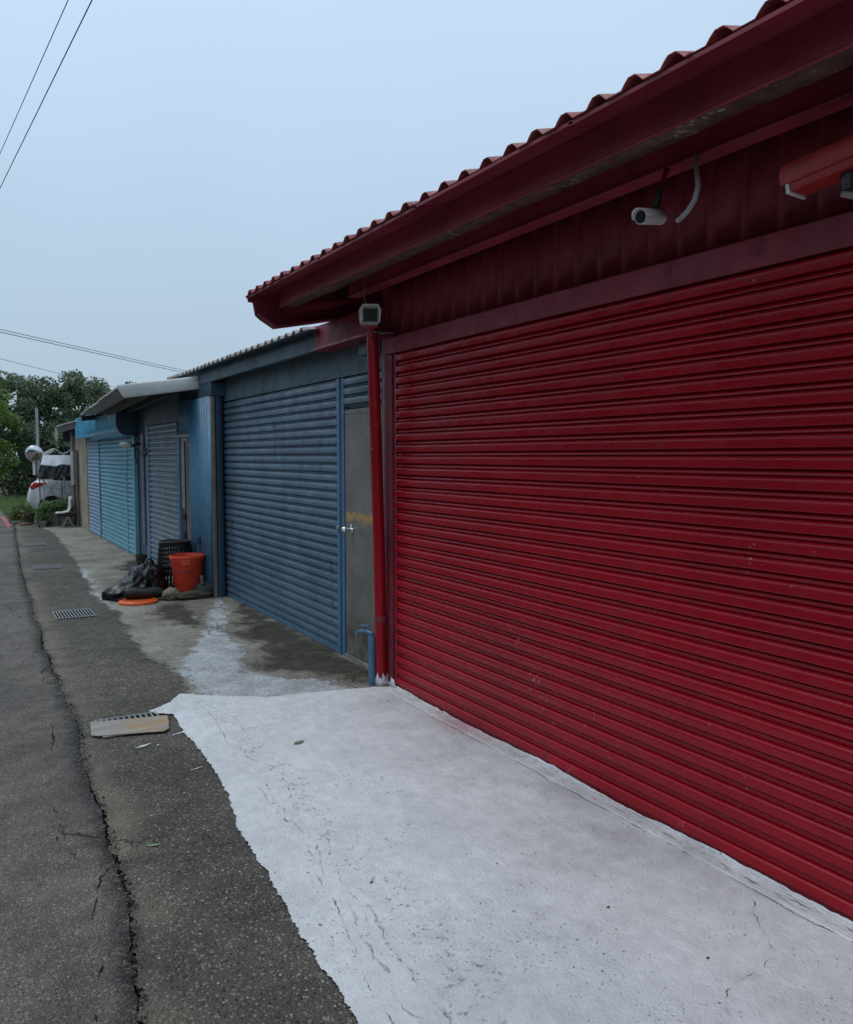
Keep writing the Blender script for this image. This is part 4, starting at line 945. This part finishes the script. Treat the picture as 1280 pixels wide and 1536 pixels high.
leaves('foliage', 'leaf_plant', [((1.75, 20.6, .30), (.14, .15, .20)), ((1.95, 20.75, .42), (.24, .2, .16)), ((2.2, 20.9, .42), (.25, .25, .15)), ((1.72, 20.5, .15), (.12, .1, .13)), ((2.35, 21.1, .45), (.2, .2, .12))], 260, .085, pl, .8, 3, .1, .2)
fp = empty('potted_plant', (1.52, 21.75, 0), 'dark pot with spiky pale green plant at the kerb', 'plant')
MB().lathe([(0, 0), (.12, 0), (.16, .24), (.17, .24), (.165, .27), (.14, .25), (0, .22)], (1.52, 21.75, -.02), 20, .8, .8).build('pot', 'brown_pot', fp)
leaves('foliage', 'leaf_pale', [((1.52, 21.75, .30), (.10, .10, .12))], 110, .15, fp, .2, 5, -.3, .1)
wp_ = empty('pale_pot', (1.78, 20.42, 0), 'small pale grey pot half hidden beside the block planter', 'pot')
MB().lathe([(0, 0), (.06, 0), (.085, .12), (.09, .12), (.088, .15), (.07, .14), (0, .12)], (1.72, 20.4, 0), 18).build('shell', 'concrete', wp_)
bs = empty('yellow_shrub', (1.35, 22.3, 0), 'yellow green leafy shrub beside the grass verge', 'shrub')
leaves('foliage', 'leaf_pale', [((1.26, 22.3, .22), (.12, .2, .16)), ((1.40, 22.15, .28), (.13, .16, .18)), ((1.50, 22.1, .22), (.09, .1, .14))], 300, .10, bs, .3, 8, -.25, .1)
T([(1.36, 22.25, -.05), (1.38, 22.2, .3)], .015, 6).build('stem', 'bark', bs)
for i, (x, y, w, dd, h, a) in enumerate(((1.27, 21.9, .20, .1, .06, .3), (1.37, 21.45, .21, .1, .05, -.2), (1.30, 21.15, .18, .09, .04, .9), (1.46, 21.25, .2, .09, .05, .1))):
    o = B(-w / 2, w / 2, -dd / 2, dd / 2, -.05, h).build('loose_brick', 'brick' if i % 2 else 'cardboard', None, .006)
    o.location = (x, y, 0); o.rotation_euler = (0, 0, a)
    tag(o, ['tan brick farthest along the road edge, by the shrub', 'tan brick right before the spiky potted plant', 'small brick closest to the faded red line', 'tan brick nearest the block planter'][i], 'brick', 'loose bricks on the dirt')
ch = empty('moulded_chair', (2.15, 20.3, 0), 'white moulded seat on A shaped legs before the block planter', 'chair')
sp = [(1.97, .318), (2.0, .335), (2.1, .335), (2.2, .355), (2.235, .38), (2.26, .45), (2.265, .60), (2.275, .675), (2.30, .685)]
MB().sheet([(x, 20.05, z) for x, z in sp], [(x, 20.43, z) for x, z in sp]).build('seat_shell', 'white_plastic', ch, solid=.025)
B(1.99, 2.36, 20.08, 20.40, .245, .325).build('seat_pad', 'black_plastic', ch, .01)
for y in (20.10, 20.38):
    T([(2.10, y, 0), (2.19, y, .25)], .018, 6).build('leg', 'grey_metal', ch); T([(2.33, y, 0), (2.20, y, .25)], .018, 6).build('leg', 'grey_metal', ch)
    T([(2.14, y, .10), (2.28, y, .10)], .012, 6).build('stretcher', 'grey_metal', ch)
# faded red kerb line
tag(flat_poly([(.985, 20.7), (1.09, 20.9), (1.12, 22.6), (1.105, 24.6), (1.03, 24.4), (1.03, 22.5)], .0125).build('red_line', 'pink_line', None), 'faded red painted line at the far road edge', 'road marking')
# folded stall under a draped tarpaulin
YS = 21.40
fs_ = empty('covered_stall', (2.2, YS, 0), 'folding stall frame draped with a grey and charcoal tarpaulin', 'stall')
for x in (1.75, 2.235, 2.72, 3.2):
    for y in (YS, YS + .55) if x > 2.5 else (YS,): T([(x, y, 0), (x, y, 1.3)], .011, 6).build('leg', 'dark_steel', fs_)
for x0, x1 in ((1.75, 2.235), (2.235, 2.72), (2.72, 3.2)):
    T([(x0, YS - .02, .46), (x1, YS - .02, 1.15)], .009, 6).build('brace', 'grey_metal', fs_); T([(x0, YS - .04, 1.15), (x1, YS - .04, .46)], .009, 6).build('brace', 'grey_metal', fs_)
nx = 60; V = []; rows = 16
dip = lambda u: .05 * math.exp(-((u - .22) / .07) ** 2) + .015 * math.sin(u * 17)
for j in range(rows):
    t = j / (rows - 1)
    for i in range(nx):
        u = i / (nx - 1); x = 1.78 + 1.45 * u
        V.append((x + .13 * (1 - t) * (1 - u) ** 3, YS + .6 * (1 - t) - .03, 1.635 - .01 * t - .215 * t ** 1.5 - dip(u) * t ** 2))
MB().add(V, [(j * nx + i, j * nx + i + 1, (j + 1) * nx + i + 1, (j + 1) * nx + i) for j in range(rows - 1) for i in range(nx - 1)]).build('tarp_top', 'tarp_light', fs_, solid=.004)
V = []; rows = 18
for j in range(rows):
    t = j / (rows - 1)
    for i in range(nx):
        u = i / (nx - 1); x = 1.78 + 1.45 * u - .06 * t * (1 - u) ** 3
        # folds radiate from the corners towards the sagging middle
        f_ = .022 * math.sin(38 * (u - .22) * (1.2 - .6 * t) + 2.2 * math.sin(5 * u)) * (.25 + t) + .012 * math.sin(70 * abs(u - .22) + 5 * t)
        z = 1.408 - dip(u) * (1 - .3 * t) - (.30 + .03 * math.sin(u * 11 + 1)) * t
        V.append((x, YS - .034 - f_ - .02 * t, z))
MB().add(V, [(j * nx + i, j * nx + i + 1, (j + 1) * nx + i + 1, (j + 1) * nx + i) for j in range(rows - 1) for i in range(nx - 1)]).build('tarp_skirt', 'tarp_dark', fs_, solid=.004)
V = []
for j in range(7):
    for i in range(9): V.append((1.775 - .05 * j / 6 + .012 * math.sin(i * 1.9 + j) + .11 * (i / 8) * (1 - j / 6), YS - .03 + .6 * i / 8, 1.41 + .2 * (i / 8) ** 1.2 * (1 - j / 6) - .055 * j))
MB().add(V, [(j * 9 + i, j * 9 + i + 1, (j + 1) * 9 + i + 1, (j + 1) * 9 + i) for j in range(6) for i in range(8)]).build('tarp_side', 'tarp_dark', fs_, solid=.004)
# white hoops of something parked behind the stall
hpp = empty('white_hoops', (2.3, 22.12, 0), 'pair of white curved hoops rising behind the tarpaulin', 'frame')
YH = 22.12
def arc(pts): 
    P_ = [Vector((x, YH, z)) for x, z in pts]; out = []
    for i in range(len(P_) - 1):
        p0, p1, p2, p3 = P_[max(0, i - 1)], P_[i], P_[i + 1], P_[min(len(P_) - 1, i + 2)]
        for k in range(6):
            t = k / 6; out.append(.5 * ((2 * p1) + (p2 - p0) * t + (2 * p0 - 5 * p1 + 4 * p2 - p3) * t * t + (3 * p1 - p0 - 3 * p2 + p3) * t ** 3))
    return out + [P_[-1]]
T(arc([(1.90, .0), (1.90, 1.45), (1.93, 1.66), (2.03, 1.74), (2.13, 1.79), (2.22, 1.76), (2.28, 1.68), (2.35, 1.55), (2.36, .0)]), .015, 8).build('hoop', 'white_plastic', hpp)
T(arc([(2.36, .0), (2.37, 1.55), (2.43, 1.68), (2.50, 1.75), (2.56, 1.775), (2.63, 1.74), (2.70, 1.60), (2.71, .0)]), .015, 8).build('hoop', 'white_plastic', hpp)
MB().prism([(1.91, 1.62), (1.94, 1.67), (2.03, 1.735), (2.13, 1.785), (2.17, 1.76), (2.10, 1.69), (2.0, 1.63)], 'y', YH - .03, YH + .03).build('shield', 'pale_trim', hpp, .008)

# --- car (hatchback, rear to the left, seen from its side)
car = empty('parked_car', (3.57, 23.15, 0), 'silver hatchback parked behind the covered stall', 'car')
YC, Wd = 22.35, 1.72
def car_loft(sect, name, mat, bev=.03):
    """sect: list of (y offset 0..1, profile list of (x,z)) with equal counts"""
    n = len(sect[0][1]); vs = []; fs = []
    for yo, pr in sect: vs += [(x, YC + yo * Wd, z) for x, z in pr]
    for s_ in range(len(sect) - 1): fs += [(s_ * n + i, s_ * n + (i + 1) % n, (s_ + 1) * n + (i + 1) % n, (s_ + 1) * n + i) for i in range(n)]
    fs += [tuple(range(n - 1, -1, -1)), tuple(range((len(sect) - 1) * n, len(sect) * n))]
    return MB().add(vs, [f[::-1] for f in fs]).build(name, mat, car, sharp=50)
X0 = 1.55
def wheel_arch(cx, r=.34, n=9): return [(cx + r * math.cos(a), .30 + r * math.sin(a)) for a in np.linspace(-.3, math.pi + .3, n)]
lower = [(4.2 + X0, .30), (4.22 + X0, .55), (4.1 + X0, .72), (3.3 + X0, .92), (2.9 + X0, .98), (1.2 + X0, .99), (.5 + X0, 1.02), (.25 + X0, 1.0), (.11 + X0, .90), (.04 + X0, .74), (.0 + X0, .54), (.03 + X0, .36), (.10 + X0, .27), (.16 + X0, .24)] \
    + wheel_arch(.52 + X0)[::-1] + [(1.2 + X0, .2), (2.8 + X0, .2)] + wheel_arch(3.25 + X0)[::-1] + [(3.75 + X0, .22)]
def sc_prof(pr, sx_, sz, cx=2.0 + X0, cz=.55): return [(cx + (x - cx) * sx_, cz + (z - cz) * sz) for x, z in pr]
car_loft([(0.0, sc_prof(lower, .982, .93)), (.012, sc_prof(lower, .992, .97)), (.04, lower), (.5, sc_prof(lower, 1.012, 1.0)), (.96, lower), (1.0, sc_prof(lower, .99, .97))], 'body', 'car_paint')
top = [(3.25 + X0, .93), (2.35 + X0, 1.43), (1.7 + X0, 1.50), (.9 + X0, 1.47), (.42 + X0, 1.34), (.26 + X0, 1.10), (.24 + X0, .93)]
car_loft([(.045, sc_prof(top, .985, .96, cz=.93)), (.10, top), (.16, sc_prof(top, .99, 1.03, cz=.93)), (.84, sc_prof(top, .99, 1.03, cz=.93)), (.90, top), (.955, sc_prof(top, .985, .96, cz=.93))], 'cabin', 'car_paint')
for poly in ([(.58, .96), (.62, 1.28), (1.15, 1.37), (1.22, .93)], [(1.28, .93), (1.24, 1.37), (2.2, 1.34), (2.75, 1.0)], ):
    MB().prism([(x + X0, z) for x, z in poly][::-1], 'y', YC + .045 * Wd - .012, YC + .045 * Wd + .05).build('window', 'car_black', car, .006)
MB().prism([(X0 + .055, .86), (X0 + .09, .78), (X0 + .20, .83), (X0 + .44, .935), (X0 + .42, .955), (X0 + .17, .965)][::1], 'y', YC - .012, YC + .25).build('tail_light', 'tail_red', car, .012)
B(X0 + .66, X0 + .82, YC - .03, YC - .004, .80, .83).build('door_handle', 'chrome', car, .008)
B(X0 + .545, X0 + .55, YC - .003, YC + .01, .66, .93).build('door_seam', 'car_black', car)
for cx in (.52 + X0, 3.25 + X0):
    for y0 in (YC + .04, YC + Wd - .22):
        m = MB().lathe([(.19, -.09), (.28, -.095), (.305, -.07), (.31, 0), (.305, .07), (.28, .095), (.19, .09)], n=28)
        w = MB().add([(cx + x, y0 + .09 + z, .31 + y) for x, y, z in m.v], m.f).build('wheel', 'tyre', car)
        m = MB().lathe([(0, -.06), (.06, -.065), (.1, -.04), (.17, -.05), (.2, -.085), (.2, .05), (0, .05)], n=20)
        MB().add([(cx + x, y0 + .09 + z, .31 + y) for x, y, z in m.v], m.f).build('rim', 'dark_steel', w)
car.rotation_euler = (0, 0, R(-4)); car.location = (3.62, 23.0, 0)
# --- convex traffic mirror
mi = empty('traffic_mirror', (2.30, 28.6, 0), 'round convex traffic mirror on a grey pole before the trees', 'traffic mirror')
T([(2.34, 28.9, -.05), (2.34, 28.9, 3.15)], .045, 12).build('pole', 'galv', mi)
T([(2.34, 28.9, 2.72), (2.34, 28.9, 2.76)], .055, 12).build('pole_collar', 'galv', mi)
T([(2.34, 28.9, .72), (2.34, 28.9, .95)], .048, 12).build('pole_band', 'yellow', mi)
MC = Vector((2.21, 28.65, 1.70)); mq = Vector((-.33, -.93, -.26)).normalized().to_track_quat('Z', 'Y')
m = MB().lathe([(.25 * math.sin(t), .12 * (math.cos(t) - 0)) for t in np.linspace(math.pi / 2, 0.001, 12)], n=36)
MB().add([MC + mq @ Vector(v) for v in m.v], m.f).build('mirror_face', 'mirror', mi, sharp=80)
m = MB().lathe([(.245, .02), (.265, .012), (.268, -.02), (.25, -.03), (.13, -.09), (0, -.10)], n=36)
MB().add([MC + mq @ Vector(v) for v in m.v], [f[::-1] for f in m.f]).build('mirror_back', 'pale_trim', mi)
T([(2.23, 28.72, 1.70), (2.34, 28.87, 1.70)], .02, 8).build('clamp', 'galv', mi)
B(2.17, 2.25, 28.80, 28.82, 1.02, 1.52).build('plate', 'white_plastic', mi)

# ================================================================== VEGETATION
def tree(name, base, h, clumps, mat, label, n_per, size, seed, cat='tree', asp=.55):
    e = empty(name, base, label, cat, 'trees at the end of the road'); r = random.Random(seed); bx0, by0, _ = base
    top_ = sorted(clumps, key=lambda c: -c[0][2])
    cx = sum(c[0][0] for c in clumps) / len(clumps); cy = sum(c[0][1] for c in clumps) / len(clumps)
    tr_ = [(bx0, by0, -.1), (bx0 + .05, by0, h * .2), (bx0 * .7 + cx * .3, by0 * .7 + cy * .3, h * .45), (bx0 * .5 + cx * .5, by0 * .5 + cy * .5, h * .75)]
    T(tr_, [.16, .13, .10, .05], 10).build('trunk', 'bark', e)
    for c, rad in r.sample(clumps, min(12, len(clumps))):
        s_ = Vector(tr_[2]).lerp(Vector(tr_[1]), r.random()); q_ = Vector(c); mid = s_.lerp(q_, .55) + Vector((0, 0, -.15 + r.random() * .3))
        T([s_, mid, q_], [.06, .035, .012], 6).build('limb', 'bark', e)
    leaves('crown', mat, clumps, n_per, size, e, asp, seed, .15, .35)
    return e
def cl_box(x0, x1, y0, y1, z0, z1, n, rmin, rmax, seed, topf=None):
    r = random.Random(seed); out = []
    while len(out) < n:
        x, y, z = r.uniform(x0, x1), r.uniform(y0, y1), r.uniform(z0, z1)
        if topf and z > topf(x): continue
        q = r.uniform(rmin, rmax); out.append(((x, y, z), (q * 1.1, q * 1.1, q * .75)))
    return out
tree('broadleaf_tree', (3.0, 37.5, 0), 5, cl_box(.6, 4.4, 35.4, 38.6, 2.2, 5.4, 120, .16, .42, 1, lambda x: 4.95 - .15 * abs(x - 2.4) + .35 * fr(x, 3, 1.6, 4)), 'leaf_dark', 'tall dark broadleaf tree behind the traffic mirror', 190, .125, 11)
tree('broadleaf_tree', (5.6, 38.5, 0), 5, cl_box(3.9, 7.6, 36.4, 39.6, 2.0, 5.4, 120, .16, .42, 2, lambda x: 5.05 - .22 * abs(x - 4.6) + .4 * fr(x, 7, 1.6, 4)), 'leaf_dark', 'dark broadleaf tree rising above the sheds at the end', 190, .125, 12)
tree('light_green_tree', (.9, 33.6, 0), 4, cl_box(.2, 2.05, 32.6, 34.4, 1.0, 4.1, 52, .18, .38, 3, lambda x: 4.3 - .75 * max(0, x - 1.2) * 1.6), 'leaf_mid', 'lighter green young tree at the left edge', 230, .10, 13)
tree('undergrowth_bush', (2.6, 35.0, 0), 2.4, cl_box(1.0, 6.2, 34.0, 36.4, .25, 2.6, 120, .22, .5, 4), 'leaf_dark', 'dense dark undergrowth below the trees behind the car', 220, .14, 14, 'bush')
tree('undergrowth_bush', (-1.5, 38.0, 0), 2.4, cl_box(-5.0, .9, 37.0, 40.0, .25, 4.2, 110, .3, .7, 5), 'leaf_dark', 'dark undergrowth at the far left beyond the road', 170, .2, 15, 'bush')
# trees added across the road, out of frame, to darken what the shutters reflect
for i, yc in enumerate((-5.5, -1.2, 3.2, 7.4, 11.8, 16.2, 20.6, 25.0)):
    xx = -9.6 + .5 * fr(yc, 2, .7, 3); rr_ = random.Random(100 + i); cl = []
    for k in range(46):
        u = Vector((rr_.gauss(0, 1), rr_.gauss(0, 1), rr_.gauss(0, 1))).normalized() * rr_.random() ** .4
        q = rr_.uniform(.5, .85); cl.append(((xx + u.x * 1.7, yc + u.y * 2.3, 3.1 + u.z * 2.6), (q, q, q * .8)))
    t_ = tree('added_tree', (xx, yc, 0), 5, cl, 'leaf_dark', 'added tree number %s across the road from the garages' % ('one two three four five six seven eight'.split()[i]), 70, .34, 40 + i)
    t_['group'] = 'added trees across the road'; t_['label'] = 'added tree across the road, opposite ' + ('the space behind the camera', 'the near end of the red garage', 'the red roller shutter', 'the steel blue shutter', 'the cobalt ribbed panel', 'the sky blue shutters', 'the beige end wall', 'the covered stall')[i]
# grass verge
r = np.random.default_rng(3); n = 9000; V = []; F = []
gx = r.uniform(1.18, 3.2, n); gy = r.uniform(22.6, 33.8, n); keep = ~((gx > 1.5) & (gy < 24.4))
for x, y in zip(gx[keep], gy[keep]):
    a = r.uniform(0, 6.28); h = r.uniform(.08, .26); w = .012; k = len(V); ux, uy = math.cos(a), math.sin(a)
    V += [(x - ux * w, y - uy * w, -.05), (x + ux * w, y + uy * w, -.05), (x + uy * .06, y - ux * .06, h)]; F.append((k, k + 1, k + 2))
m = MB(); m.v = V; m.f = F
tag(m.build('grass', 'grass', smooth=False), 'rough green grass on the verge before the trees', kind='stuff')

# ================================================================== OVERHEAD WIRES
def wire(a, b, z, r_, label, sag=.0, ext=(1.5, 1.5)):
    A = Vector((a[0], a[1], z)); Bq = Vector((b[0], b[1], z)); d_ = Bq - A
    A2 = A - d_ * ext[0]; B2 = Bq + d_ * ext[1]
    pts = [A2.lerp(B2, t) + Vector((0, 0, -sag * math.sin(math.pi * t))) for t in np.linspace(0, 1, 25)]
    o = T(pts, r_, 6).build('overhead_wire', 'wire', None, loc=pts[0]); return tag(o, label, 'wire', 'overhead wires')
wire((1.234, 9.871), (.82, 15.265), 6.5, .005, 'upper left thin wire of the steep pair in the top left sky', 0, (3, 3))
wire((1.457, 9.742), (.904, 17.198), 6.5, .0065, 'thicker right wire of the steep pair in the top left sky', 0, (3, 3))
wire((1.725, 35.968), (11.146, 47.297), 6.5, .012, 'upper wire of the double line running behind the roofs', 0, (1, 1))
wire((1.758, 36.731), (11.118, 48.139), 6.5, .014, 'lower wire of the double line running behind the roofs', 0, (1, 1))
wire((2.192, 46.648), (7.076, 56.022), 6.5, .011, 'single thin wire just above the tree tops', 0, (2, 2))
